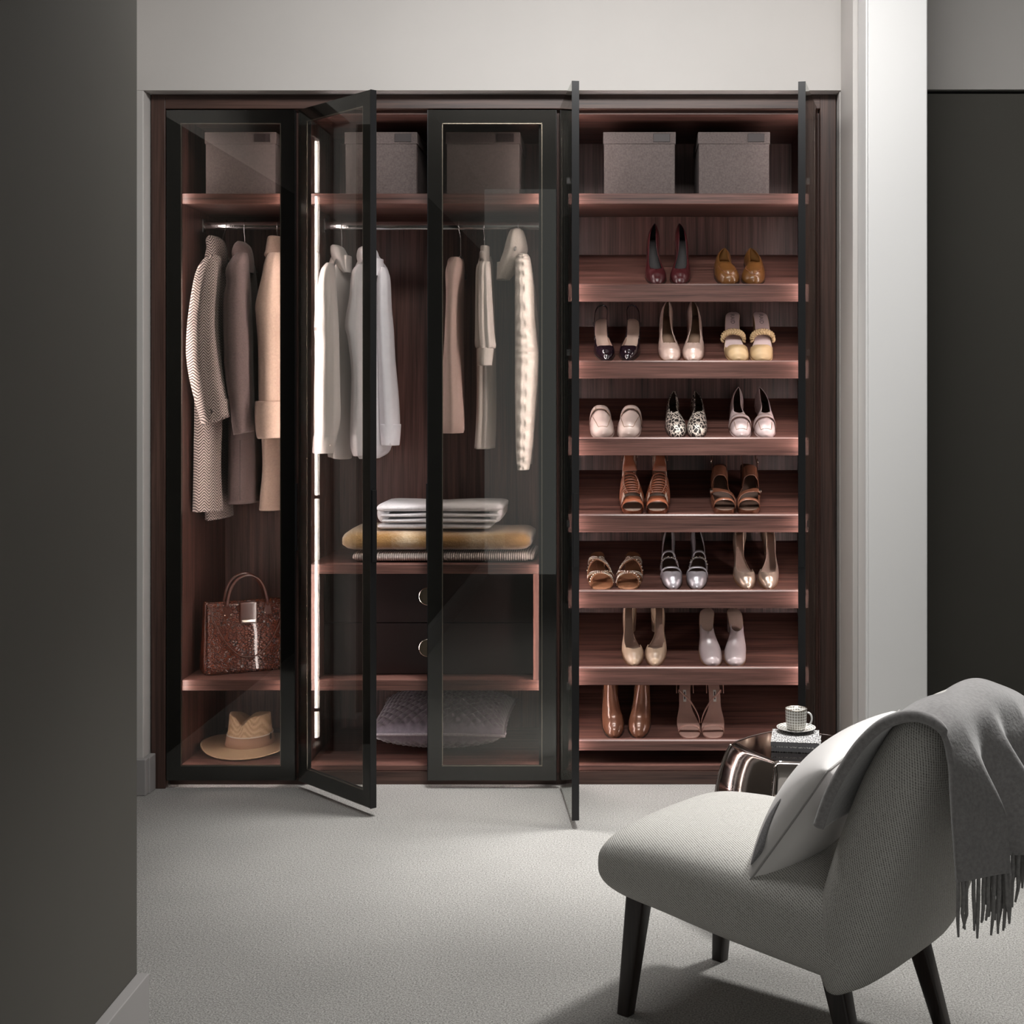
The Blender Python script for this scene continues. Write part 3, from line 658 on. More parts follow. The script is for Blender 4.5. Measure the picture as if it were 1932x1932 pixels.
def cable(a, t):
    front = max(0.0, -math.sin(a)) ** 2
    return 0.011 * front * (abs(math.sin(2.6 * a + 0.5)) ** 0.6) * (0.55 + 0.45 * math.sin(t * 120 + (1 if math.cos(a) > 0 else 0) * PI)) + 0.0014 * math.sin(a * 26)
mk('cardigan_body', loft_px([(490, 980, 1000, 0.05), (520, 976, 1006, 0.10), (620, 974, 1016, 0.12), (720, 974, 1016, 0.12), (820, 974, 1008, 0.12), (875, 976, 1004, 0.11)], 0.32, n=44, m=70, amp=0.03, k=4, disp=lambda a, t: 0.0015 * math.sin(a * 30)), 'cream_knit', c)
mk('sleeve', loft_px([(480, 978, 996, 0.035), (492, 973, 1001, 0.05), (530, 972, 1006, 0.055), (600, 972, 1009, 0.055), (650, 972, 1014, 0.055), (680, 972, 1016, 0.055), (740, 972, 1012, 0.052), (800, 973, 1008, 0.048), (850, 974, 1004, 0.045), (886, 977, 998, 0.04)], 0.16, n=60, m=150, amp=0.02, k=3, disp=cable), 'cream_knit', c)
mk('hood', loft_px([(432, 970, 982, 0.03), (437, 962, 988, 0.06), (455, 955, 993, 0.08), (475, 950, 995, 0.085), (495, 943, 985, 0.08), (515, 938, 972, 0.06), (528, 936, 962, 0.04)], 0.25, n=32, amp=0.03, k=3, disp=lambda a, t: 0.001 * math.sin(a * 24)), 'cream_knit', c)

# ------------------------------------------------------------------ handbag
def handbag():
    yc = 0.25; a = math.radians(27)
    t = thing('handbag', 'glossy brown crocodile-embossed handbag on the lower shelf under the coats', 'handbag', (X(464, yc), yc, 0.3425), (0, 0, a))
    H = 0.232; R = []
    for i, s in enumerate(np.linspace(0, 1, 22)):
        hw = lerp(0.153, 0.142, s); hd = lerp(0.066, 0.022, s ** 0.8) ; z = H * s
        if s < 0.06: hw *= 0.97 + s * 0.5; hd *= 0.94 + s
        ring = []
        for j in range(48):
            th = 2 * PI * j / 48; cx, sy = math.cos(th), math.sin(th)
            x = hw * sgnpow(cx, 0.28); y = hd * sgnpow(sy, 0.42)
            fold = 0.006 * s * math.exp(-((x + 0.02) / 0.05) ** 2) * math.sin(3 * s * PI)
            zz = z + 0.010 * s * (x / hw) ** 2
            ring.append((x, y - fold, zz))
        R.append(ring)
    body = mk('bag_body', rings(R, cap0=True, cap1=True), 'croc', t, world=False)
    for sx in (-1, 1):                                             # piping on the gussets and curved seams on the front
        p = [(sx * lerp(0.150, 0.140, s), -lerp(0.058, 0.020, s ** 0.8) - 0.003, H * s + 0.005) for s in np.linspace(0.02, 1, 12)]
        mk('piping', tube(p, 0.0022, 6), 'bag_leather', body, world=False)
        p = [(sx * lerp(0.128, 0.0, s ** 1.3), -lerp(0.024, 0.062, s ** 0.7) - 0.004, H * lerp(0.98, 0.22, math.sin(s * PI / 2))) for s in np.linspace(0, 1, 14)]
        mk('seam', tube(p, 0.0022, 6), 'bag_leather', body, world=False)
    for sy in (-1, 1):
        y = sy * 0.026
        p = [(0.068 * math.cos(th) * (1.0 if math.sin(th) < 0.2 else 0.97), y + sy * 0.004, H - 0.012 + 0.108 * max(0, math.sin(th)) ** 0.8) for th in np.linspace(PI, 0, 26)]
        hd = mk('handle', tube(p, 0.0052, 10), 'bag_leather', t, world=False)
        for sx in (-1, 1):
            tab = [(sx * 0.068 - 0.014, y + sy * 0.003, H - 0.042), (sx * 0.068 + 0.014, y + sy * 0.003, H - 0.042), (sx * 0.068 + 0.007, y + sy * 0.003, H - 0.004), (sx * 0.068 - 0.007, y + sy * 0.003, H - 0.004)]
            tb = [(p[0], p[1] - 0.004, p[2]) for p in tab]
            mk('handle_tab', (tab + tb, [[0, 1, 2, 3], [7, 6, 5, 4], [0, 4, 5, 1], [1, 5, 6, 2], [2, 6, 7, 3], [3, 7, 4, 0]]), 'bag_leather', hd, smooth=False, world=False, recalc=True)
            mk('stud', icos([(sx * 0.068 + q, y + sy * 0.003 - 0.005, H - 0.036) for q in (-0.010, 0.010)], 0.0028), 'gold', hd, world=False)
    fl = box(-0.028, 0.030, -0.040, -0.032, H - 0.070, H + 0.004, 0.003)
    f = mk('flap', join(fl, box(-0.028, 0.030, -0.036, 0.03, H - 0.001, H + 0.005, 0.002)), 'bag_leather', t, world=False, smooth=False)
    mk('clasp', box(-0.022, 0.024, -0.042, -0.040, H - 0.064, H - 0.056, 0.001), 'gold', f, world=False, smooth=False)
handbag()

# ------------------------------------------------------------------ hat
def hat():
    y = 0.285; t = thing('fedora_hat', 'straw fedora with a tan band on the floor of the left section', 'hat', (X(472, y), y, Z_BOT + 0.0005))
    br = []
    for r in np.linspace(0.0, 1, 14):
        rx, ry = lerp(0.083, 0.165, r), lerp(0.098, 0.182, r)
        br.append([(rx * math.cos(a), ry * math.sin(a), 0.004 + 0.014 * (1 - r) ** 2 + 0.020 * r ** 2 * abs(math.cos(a)) ** 2.2 + 0.002 * r) for a in np.linspace(0, 2 * PI, 64, endpoint=False)])
    br += [[(x * 0.997, yy * 0.997, z - 0.003) for x, yy, z in br[-1]]] + [[(x, yy, z - 0.0032) for x, yy, z in q] for q in br[:-1][::-1]]
    mk('brim', rings(br), 'straw', t, world=False)
    H = 0.115; cr = []
    def top(x, yy): return H + 0.006 - 0.026 * math.exp(-((x + 0.012) / 0.020) ** 2) * (1.0 if yy < 0.03 else 0.7) - 1.2 * yy * yy - 0.15 * max(0, yy)
    for l in np.linspace(0, 1, 14):
        s = 1 - 0.16 * l - 0.02 * math.sin(l * PI)
        ring = []
        for a in np.linspace(0, 2 * PI, 64, endpoint=False):
            x, yy = 0.0815 * s * math.cos(a), 0.097 * s * math.sin(a)
            pinch = 0.014 * l * math.exp(-((abs(x) - 0.030) / 0.02) ** 2) * (1 if yy < 0 else 0)
            yy += pinch
            ring.append((x, yy, 0.016 + (top(x, yy) - 0.016) * l))
        cr.append(ring)
    base = cr[-1]
    for s in (0.97, 0.9, 0.75, 0.55, 0.3, 0.02):
        cr.append([(x * s, yy * s, top(x * s, yy * s) + (0.003 if s < 0.99 else 0)) for x, yy, z in base])
    mk('crown', rings(cr), 'straw', t, world=False)
    def band(z0, z1, o):
        R = []
        for z in (z0, z1):
            l = (z - 0.016) / (H - 0.016); s = 1 - 0.16 * l - 0.02 * math.sin(l * PI)
            R.append([((0.0815 * s + o) * math.cos(a), (0.097 * s + o) * math.sin(a), z) for a in np.linspace(0, 2 * PI, 64, endpoint=False)])
        return rings(R)
    b = mk('hat_band', band(0.014, 0.052, 0.0025), 'hat_band', t, world=False, solid=0.002)
    mk('ribbon_edge', band(0.052, 0.0555, 0.003), 'ribbon', b, world=False, solid=0.002)
    p = [(0.0745 + 0.005, -0.03 + 0.007 * math.cos(a), 0.047 + 0.010 * math.sin(a)) for a in np.linspace(0, 2 * PI, 18, endpoint=False)]
    mk('pin', tube(p, 0.0012, 6, closed=True), 'button', b, world=False)
hat()

# ------------------------------------------------------------------ folded blankets
def slab(x0, x1, y0, y1, z0, z1, wob, rx=0.02, nx=40, nr=26, seed=0):
    """soft folded bundle: rounded cross section lofted along x"""
    rnd = random.Random(seed); ph = [rnd.uniform(0, 6) for _ in range(4)]; R = []
    for i in range(nx):
        s = i / (nx - 1); x = lerp(x0, x1, s); e = min(1, max(0.0, (1 - abs(2 * s - 1)) * (x1 - x0) / 2 / rx)); k = (1 - (1 - e) ** 2) ** 0.5
        k = max(k, 0.02); ring = []
        for j in range(nr):
            a = 2 * PI * j / nr; cy, cz = sgnpow(math.cos(a), 0.45), sgnpow(math.sin(a), 0.6)
            w = wob * (math.sin(5 * s + ph[0] + a) + 0.6 * math.sin(11 * s + ph[1] + 2 * a))
            zz = (z0 + z1) / 2 + (z1 - z0) / 2 * cz * lerp(0.55, 1, k) + (w if cz > 0 else 0)
            ring.append((x, (y0 + y1) / 2 + (y1 - y0) / 2 * cy * lerp(0.93, 1, k), zz))
        R.append(ring)
    return rings(R, cap0=True, cap1=True)
ZB = 0.7268
yq = 0.12
x0, x1 = X(664, yq), X(1001, yq)
b1 = thing('blanket', 'ribbed beige knit blanket folded at the bottom of the blanket stack', 'blanket', ((x0 + x1) / 2, 0.28, ZB), group='blankets folded on the drawer unit')
mk('folded_layer', slab(x0, x1, 0.115, 0.44, ZB, ZB + 0.036, 0.0008, 0.012, seed=1), 'rib', b1)
mk('hem_edge', slab(x1 - 0.012, x1 + 0.010, 0.13, 0.42, ZB + 0.002, ZB + 0.030, 0.001, 0.010, nx=12, seed=4), 'rib', b1)
x0, x1 = X(646, yq), X(1000, yq)
b2 = thing('blanket', 'mustard checked mohair blanket folded in the middle of the blanket stack', 'blanket', ((x0 + x1) / 2, 0.28, ZB + 0.037), group='blankets folded on the drawer unit')
mk('folded_layer', slab(x0, x1, 0.105, 0.45, ZB + 0.037, ZB + 0.107, 0.003, 0.05, seed=2), 'mohair', b2)
x0, x1 = X(709, yq), X(946, yq)
b3 = thing('blanket', 'pale grey wool blanket folded on top of the blanket stack', 'blanket', ((x0 + x1) / 2, 0.28, ZB + 0.108), group='blankets folded on the drawer unit')
zz = ZB + 0.1085
for k, (h0, h1, dx0, dx1, yf) in enumerate([(0.0, 0.021, 0.0, -0.04, 0.135), (0.0215, 0.040, 0.012, -0.012, 0.130), (0.0405, 0.058, 0.006, -0.004, 0.128), (0.0585, 0.088, 0.0, 0.0, 0.125)]):
    mk('folded_layer', slab(x0 + dx0, x1 + dx1, yf, 0.42, zz + h0, zz + h1, 0.0022, 0.03 if k == 3 else 0.014, seed=10 + k), 'blanket_grey', b3)
for sx, xx in ((-1, x0), (1, x1)):                               # rolled fold at each end
    R = []
    for yv in np.linspace(0.135, 0.41, 6):
        R.append([(xx - sx * 0.022 + sx * 0.020 * math.sin(a) * (1 if sx > 0 else 1), yv, zz + 0.055 + 0.030 * math.cos(a)) for a in np.linspace(0, 2 * PI, 20, endpoint=False)])
    mk('fold_end', rings(R, cap0=True, cap1=True), 'blanket_grey', b3)

# ------------------------------------------------------------------ quilted cushion on the wardrobe floor
def pillow(A, B, T, nu, nv, pinch=0.07, quilt=None, p=0.45):
    def f(a, b, s):
        x = A * a * (1 - pinch * (1 - b * b)); y = B * b * (1 - pinch * (1 - a * a))
        h = T * max(0.0, (1 - a * a) * (1 - b * b)) ** p
        if quilt: h += quilt(x, y) * min(1.0, 8 * max(0, (1 - a * a) * (1 - b * b)))
        return x, y, s * h
    V, F = [], []
    for s in (1, -1):
        g = grid(lambda u, v: f(2 * u - 1, 2 * v - 1, s), nu, nv); n = len(V); V += g[0]
        F += [[i + n for i in (q if s > 0 else q[::-1])] for q in g[1]]
    return (V, F), f
def quilted():
    yc = 0.33; t = thing('cushion', 'quilted mauve velvet cushion on the wardrobe floor under the drawers', 'cushion', (X(838, yc), yc, Z_BOT + 0.097))
    t.rotation_euler = (math.radians(6), 0, math.radians(-2))
    d = 0.034
    def q(x, y):
        a = abs(((x + y) / d) % 1 - 0.5); b = abs(((x - y) / d) % 1 - 0.5)
        return 0.012 * (min(0.5 - a, 0.5 - b) * 2) ** 0.6
    vf, f = pillow(0.236, 0.190, 0.080, 110, 96, 0.05, q, 0.5)
    mk('cushion_cover', vf, 'velvet', t, world=False, weld=1e-5)
    ed = [f(s, 1, 1) for s in np.linspace(-1, 1, 30)] + [f(1, s, 1) for s in np.linspace(1, -1, 30)] + [f(s, -1, 1) for s in np.linspace(1, -1, 30)] + [f(-1, s, 1) for s in np.linspace(-1, 1, 30)]
    ed = [(x + 0.0018 * math.sin(i * 1.9), y, z) for i, (x, y, z) in enumerate(ed)]
    mk('trim_cord', tube(ed[:-1], 0.0055, 8, closed=True), 'velvet_trim', t, world=False)
quilted()

# ------------------------------------------------------------------ shoes
class Shoe:
    """local frame: toe tip at the origin, +y to the heel, +z off the shelf; the inner side of the foot is -x (mirrored with m=-1)"""
    def __init__(s, root, m, L, W, H, toe=(2.0, 0.55), heelw=0.62, plat=0.0, bend=0.004, waist=0.64, arch=0.009):
        s.r, s.m, s.L, s.W, s.H, s.toe, s.hw, s.plat, s.bend = root, m, L, W / 2 * 0.95, H, toe, heelw, plat, bend; s.waist = waist; s.arc = arch
    def h(s, t):
        return 0.0045 + s.plat + s.H * sstep((t - 0.27) / 0.66)
    def w(s, t):
        t = max(0.0, min(1.0, t)); a, b = s.toe
        if t < 0.30: k = (1 - (1 - t / 0.30) ** a) ** b
        else: k = pws([(0.30, 1.0), (0.60, s.waist), (0.86, s.hw)], t)
        if t > 0.86: k *= math.sqrt(max(0, 1 - ((t - 0.86) / 0.14) ** 2))
        return s.W * k
    def c(s, t): return -s.bend * (1 - sstep(t / 0.45)) + s.arc * math.sin(PI * max(0, min(1, (t - 0.3) / 0.7)))
    def put(s, name, vf, mat, parent=None, **kw):
        V, F = vf[0], vf[1]
        if s.m < 0: V = [(-v[0], v[1], v[2]) for v in V]; F = [list(f)[::-1] for f in F]
        return mk(name, (V, F), mat, parent or s.r, world=False, **kw)
    def P(s, t, k, dz=0.0): return Vector((s.c(t) + k * s.w(t), t * s.L, s.h(t) + dz))
    def sole(s, mat, insole, th=0.0042, name='sole', flat=False):
        ts = [0.5 - 0.5 * math.cos(PI * i / 34) for i in range(35)]
        def slab(k, top, bot, t0=0.0, t1=1.0):
            R = []
            for t in ts:
                t = lerp(t0, t1, t); w = s.w(t) * k; c = s.c(t); zt = s.h(t) + top; zb = max(0.0004, s.h(t) + bot) if not flat or bot > -0.003 else 0.0004
                R.append([(c - w, t * s.L, zt), (c, t * s.L, zt - 0.0008), (c + w, t * s.L, zt), (c + w, t * s.L, zb), (c, t * s.L, zb), (c - w, t * s.L, zb)])
            return rings(R, cap0=True, cap1=True)
        so = s.put(name, slab(1.02, 0.0, -th), mat, smooth=False)
        s.put('insole', slab(0.965, 0.0016, -0.001, 0.01, 0.995), insole, smooth=False)
        return so
    def heel(s, mat, kind='block', tip=0.5):
        tc = 0.885; R = []
        a0, b0 = s.w(0.86) * 0.98, s.L * 0.105
        a1, b1 = {'block': (a0 * 0.85, b0 * 0.7), 'stiletto': (0.0055, 0.0055), 'kitten': (0.007, 0.007), 'flare': (a0 * 1.0, b0 * 0.62)}[kind]
        z1 = s.h(tc) - 0.003
        for i in range(9):
            q = i / 8; e = q ** (0.6 if kind in ('stiletto', 'kitten') else 1.0)
            a, b = lerp(a0, a1, e), lerp(b0, b1, e); yc = lerp(tc, 0.915 if kind != 'stiletto' else 0.94, q) * s.L
            ring = []
            for j in range(20):
                an = 2 * PI * j / 20; y = yc + b * sgnpow(math.sin(an), 0.8); x = s.c(tc) + a * sgnpow(math.cos(an), 0.8)
                zt = s.h(y / s.L) - 0.003
                ring.append((x, y, lerp(zt, 0.0006, q)))
            R.append(ring)
        return s.put('heel', rings(R, cap0=True, cap1=True), mat, auto=50)
    def upper(s, mats, A, tv=0.25, dl=0.12, inn=((0, 62), (1, 62)), out=None, t0=0.0, t1=1.0, thick=0.0018, name='upper', ns=9, disp=None, off=0.0):
        out = out or inn; V, F = [], []
        ts = [tv * (i / 14) ** 1.6 for i in range(15)] + [tv + dl * (i / 9) ** 2 for i in range(1, 10)]
        rest = [lerp(tv + dl, t1, i / 22) for i in range(1, 23)]
        if t1 > 0.97: rest = [t for t in rest if t < 0.9] + [lerp(0.9, t1, 1 - (1 - i / 8) ** 2) for i in range(1, 9)]
        ts = [t for t in ts if t0 <= t < t1 - 1e-4] + [t for t in rest if t > tv + dl and t <= t1]
        if not ts or ts[-1] < t1 - 1e-3: ts.append(t1)
        if ts[0] > t0 + 1e-4: ts.insert(0, t0)
        for sg, prof in ((-1, inn), (1, out)):
            n0 = len(V)
            for t in ts:
                if t <= tv: tm = PI / 2
                else:
                    cq = math.cos(math.radians(pws(prof, t)))
                    tm = math.acos(min(1, cq * math.sqrt(min(1, (t - tv) / dl))))
                h, w, c, a = s.h(t), s.w(t), s.c(t), pws(A, t)
                for j in range(ns):
                    th = tm * j / (ns - 1)
                    x = c + sg * ((w + off) * math.cos(th)); z = h + (a + off) * math.sin(th) ** 0.85
                    if disp:
                        dd = disp(t * s.L, th * w, t); x += sg * dd * math.cos(th); z += dd * math.sin(th)
                    V.append((x, t * s.L, z))
            for i in range(len(ts) - 1):
                for j in range(ns - 1):
                    q = [n0 + i * ns + j, n0 + i * ns + j + 1, n0 + (i + 1) * ns + j + 1, n0 + (i + 1) * ns + j]
                    F.append(q if sg < 0 else q[::-1])
        return s.put(name, (V, F), mats, weld=2e-5, solid=thick)
    def arch(s, tl, tr, A, width, mat, name='strap', thick=0.0022, parent=None, out=1.04, n=22, z0=0.0):
        path, sd = [], []
        for i in range(n):
            ph = PI * i / (n - 1); t = lerp(tl, tr, i / (n - 1)); w = s.w(t) * out
            path.append((s.c(t) - w * sgnpow(math.cos(ph), 0.8), t * s.L, s.h(t) - 0.002 + z0 + A * math.sin(ph) ** 0.75))
            dh = (s.h(t + 0.02) - s.h(t - 0.02)) / (0.04 * s.L); sd.append((0.0, 1.0, dh))
        return s.put(name, ribbon(path, sd, width, thick), mat, parent), path
    def loop(s, ts, zs, zb, width, mat, name='heel_strap', dip=0.0, parent=None, out=1.0, tilt=0.0):
        """strap leaving both sides at ts, height zs, round the heel at height zb"""
        path, sd = [], []
        for i in range(31):
            q = i / 30; a = abs(2 * q - 1); sg = -1 if q < 0.5 else 1
            t = lerp(1.0, ts, a ** 1.0); tt = min(t, 0.999)
            k = math.sqrt(max(0.0, 1 - (1 - a) ** 4))
            hw = max(s.w(min(tt, 0.86)), s.w(0.86)) * out
            x = s.c(tt) + sg * hw * (1 - (1 - min(1, a * 3.2)) ** 2) ** 0.5
            path.append((x, t * s.L, lerp(s.h(1) + zb, s.h(ts) + zs, a ** 1.3) - dip * math.sin(PI * a) + tilt * sg * a)); sd.append((0, 0, 1))
        return s.put(name, ribbon(path, sd, width, 0.0022), mat, parent), path
    def rim(s, *a, **k): pass

GRP = {}
def place(px, row, yaw=0.0, back=0.011):
    y = LIPB + back
    z = SHELF_Z[row] - DROP + 0.0008 + back * math.tan(SL)
    R = Matrix.Rotation(SL, 4, 'X') @ Matrix.Rotation(yaw, 4, 'Z')
    return (X(px, y), y, z), R.to_euler()
def pair(build, name, cat, row, pxs, label, group, yaws=(0.0, 0.0), back=0.011):
    for i, m in ((0, 1), (1, -1)):
        loc, rot = place(pxs[i], row, yaws[i], back)
        t = thing(name, label + (', left shoe of the pair' if i == 0 else ', right shoe of the pair'), cat, loc, rot, group)
        build(t, -m)        # left shoe in the picture: inner side faces right
A_PUMP = ((0, 0.010), (0.06, 0.022), (0.16, 0.034), (0.28, 0.044), (0.5, 0.052), (0.8, 0.058), (1, 0.060))
A_FLAT = ((0, 0.012), (0.06, 0.026), (0.16, 0.038), (0.3, 0.050), (0.5, 0.056), (0.8, 0.058), (1, 0.060))
PUMPTOP = ((0.2, 56), (0.5, 50), (0.75, 62), (1, 80))

def burgundy(t, m):
    s = Shoe(t, m, 0.238, 0.073, 0.082, (1.9, 0.62)); s.sole('sole_dark', 'lining_dark'); s.heel('burgundy', 'block')
    s.upper(['burgundy', 'lining_dark'], A_PUMP, 0.22, 0.05, PUMPTOP)
def tan_loafer(t, m):
    s = Shoe(t, m, 0.205, 0.084, 0.014, (2.2, 0.55), waist=0.80, heelw=0.70); s.sole('sole_dark', 'lining_amber', 0.006); s.heel('sole_dark', 'block')
    AA = ((0, 0.014), (0.06, 0.030), (0.2, 0.044), (0.4, 0.052), (0.7, 0.050), (1, 0.050))
    u = s.upper(['tan_patent', 'lining_amber'], AA, 0.40, 0.08, ((0.4, 60), (0.7, 58), (1, 80)))
    seam = []
    for i in range(23):
        a = PI * i / 22; tt = 0.38 - 0.29 * math.sin(a); k = -math.cos(a) * 0.70; th = math.acos(min(0.98, abs(k)))
        seam.append((s.c(tt) + k * s.w(tt), tt * s.L, s.h(tt) + pws(AA, tt) * math.sin(th) ** 0.85 + 0.0005))
    s.put('apron_seam', tube(seam, 0.0013, 6), 'chestnut', u)
def slingback(t, m):
    s = Shoe(t, m, 0.238, 0.072, 0.060, (1.7, 0.72)); s.sole('sole_dark', 'lining_nude'); s.heel('black_patent', 'kitten')
    s.upper(['black_patent', 'lining_nude'], A_PUMP, 0.21, 0.05, ((0.2, 40), (0.4, 36), (0.56, 14)), t1=0.56)
    st, p = s.loop(0.50, 0.012, 0.052, 0.006, 'black_patent')
    s.put('buckle', tube([(p[24][0] + 0.004, p[24][1] + 0.006 * math.cos(a), p[24][2] + 0.006 * math.sin(a)) for a in np.linspace(0, 2 * PI, 12, endpoint=False)], 0.0012, 6, closed=True), 'black_patent', st)
def quilted_pump(t, m):
    s = Shoe(t, m, 0.240, 0.076, 0.070, (2.4, 0.52)); s.sole('sole_tan', 'lining_tan'); s.heel('nude_leather', 'block')
    def q(y, x, tt):
        d = 0.017; a = abs(((y + x) / d) % 1 - 0.5); b = abs(((y - x) / d) % 1 - 0.5)
        return 0.0016 * (min(0.5 - a, 0.5 - b) * 2) ** 0.6
    s.upper(['nude_leather', 'lining_tan'], A_PUMP, 0.25, 0.05, PUMPTOP, disp=q, ns=15)
def braided_mule(t, m):
    s = Shoe(t, m, 0.236, 0.082, 0.086, (3.0, 0.42)); s.sole('straw_leather', 'lining_pink'); s.heel('straw_leather', 'block')
    s.upper(['straw_leather', 'lining_pink'], ((0, 0.012), (0.06, 0.026), (0.16, 0.038), (0.3, 0.046)), 0.215, 0.06, ((0.2, 40), (0.34, 20)), t1=0.34)
    base = []
    for i in range(60):
        ph = PI * i / 59; tt = lerp(0.53, 0.53, i / 59); w = s.w(0.5) * 1.30
        base.append(Vector((s.c(tt) - w * math.cos(ph), tt * s.L - 0.004, s.h(tt) - 0.004 + 0.034 * math.sin(ph) ** 0.7)))
    br = None
    for k in range(3):
        pth = []
        for i, b in enumerate(base):
            g = i / 59 * 2 * PI * 4.5 + k * 2 * PI / 3; ph = PI * i / 59
            nrm = Vector((-math.cos(ph), 0, math.sin(ph)))
            pth.append(b + Vector((0, 0.0075 * math.sin(g), 0.0035 * math.sin(g))) + nrm * 0.0035 * math.sin(2 * g))
        o = s.put('braid_strand', tube(pth, 0.0042, 8), 'straw_leather', br)
    y = 0.80 * s.L; dh = (s.h(0.84) - s.h(0.76)) / (0.08 * s.L)
    cu = bpy.data.curves.new('insole_print', 'FONT'); cu.body = 'RAID'; cu.size = 0.020; cu.align_x = 'CENTER'; cu.align_y = 'CENTER'
    tmp = bpy.data.objects.new('tmp', cu); me = bpy.data.meshes.new_from_object(tmp); bpy.data.objects.remove(tmp); bpy.data.curves.remove(cu)
    me.name = 'insole_print'; me.materials.clear(); me.materials.append(M['print'])
    o = bpy.data.objects.new('insole_print', me); COL.objects.link(o); o.parent = t
    o.location = (m * s.c(0.8), y, s.h(0.8) + 0.0024)
    o.rotation_euler = (Matrix.Rotation(math.atan(dh), 4, 'X') @ Matrix.Rotation(-PI / 2, 4, 'Z')).to_euler()
def mule_loafer(t, m):
    s = Shoe(t, m, 0.228, 0.084, 0.014, (3.2, 0.42)); s.sole('pale_leather', 'lining_tan', 0.007); s.heel('pale_leather', 'block')
    AA = ((0, 0.016), (0.06, 0.032), (0.2, 0.046), (0.4, 0.060), (0.6, 0.070))
    u = s.upper(['pale_leather', 'lining_tan'], AA, 0.50, 0.05, ((0.4, 60), (0.62, 30)), t1=0.60)
    b, p = s.arch(0.43, 0.43, 0.069, 0.026, 'pale_leather', 'saddle_strap', 0.003, out=1.06)
    for dy in (-0.013, 0.013): s.put('stitch_line', tube([(q[0], q[1] + dy, q[2] + 0.0012) for q in p], 0.0009, 5), 'lining_tan', b)
    s.put('stud', icos([(s.c(0.4) + 0.016, 0.43 * s.L - 0.008, s.h(0.43) + 0.064)], 0.003), 'gold', b)
    seam = []
    for i in range(21):
        a = i / 20; k, tt = ((-0.72 + 0.0 * a, 0), (0, 0))[0][0], 0
        q = a * 3
        if q < 1: tt, k = lerp(0.36, 0.09, q), lerp(-0.78, -0.45, q)
        elif q < 2: tt, k = 0.09, lerp(-0.45, 0.45, q - 1)
        else: tt, k = lerp(0.09, 0.36, q - 2), lerp(0.45, 0.78, q - 2)
        th = math.acos(abs(k)); seam.append((s.c(tt) + k * s.w(tt), tt * s.L, s.h(tt) + pws(AA, tt) * math.sin(th) ** 0.85 + 0.0004))
    s.put('apron_seam', tube(seam, 0.0011, 6), 'lining_tan', u)
def leopard(t, m):
    s = Shoe(t, m, 0.235, 0.072, 0.010, (2.3, 0.52)); s.sole('sole_dark', 'lining_brown', 0.005); s.heel('sole_dark', 'block')
    s.upper(['leopard', 'lining_brown'], A_FLAT, 0.40, 0.05, ((0.4, 58), (0.7, 52), (1, 78)))
def blush_loafer(t, m):
    s = Shoe(t, m, 0.238, 0.076, 0.022, (2.8, 0.46)); s.sole('blush_leather', 'lining_brown', 0.006); s.heel('blush_leather', 'block')
    u = s.upper(['blush_leather', 'lining_brown'], A_FLAT, 0.36, 0.07, ((0.3, 60), (0.7, 55), (1, 80)))
    b, p = s.arch(0.28, 0.28, 0.054, 0.022, 'blush_leather', 'saddle_strap', 0.0026, out=1.03)
    for dy in (-0.011, 0.011): s.put('stitch_line', tube([(q[0], q[1] + dy, q[2] + 0.001) for q in p], 0.0009, 5), 'lining_tan', b)
    seam = [(s.c(tt) + k * s.w(tt), tt * s.L, s.h(tt) + pws(A_FLAT, tt) * math.sin(math.acos(abs(k))) ** 0.85 + 0.0004) for tt, k in [(lerp(0.22, 0.075, min(1, q * 3)) if q < 1 / 3 else (0.075 if q < 2 / 3 else lerp(0.075, 0.22, q * 3 - 2)), (-0.62 if q < 1 / 3 else (lerp(-0.62, 0.62, q * 3 - 1) if q < 2 / 3 else 0.62))) for q in [i / 18 for i in range(19)]]]
    s.put('apron_seam', tube(seam, 0.0011, 6), 'lining_tan', u)
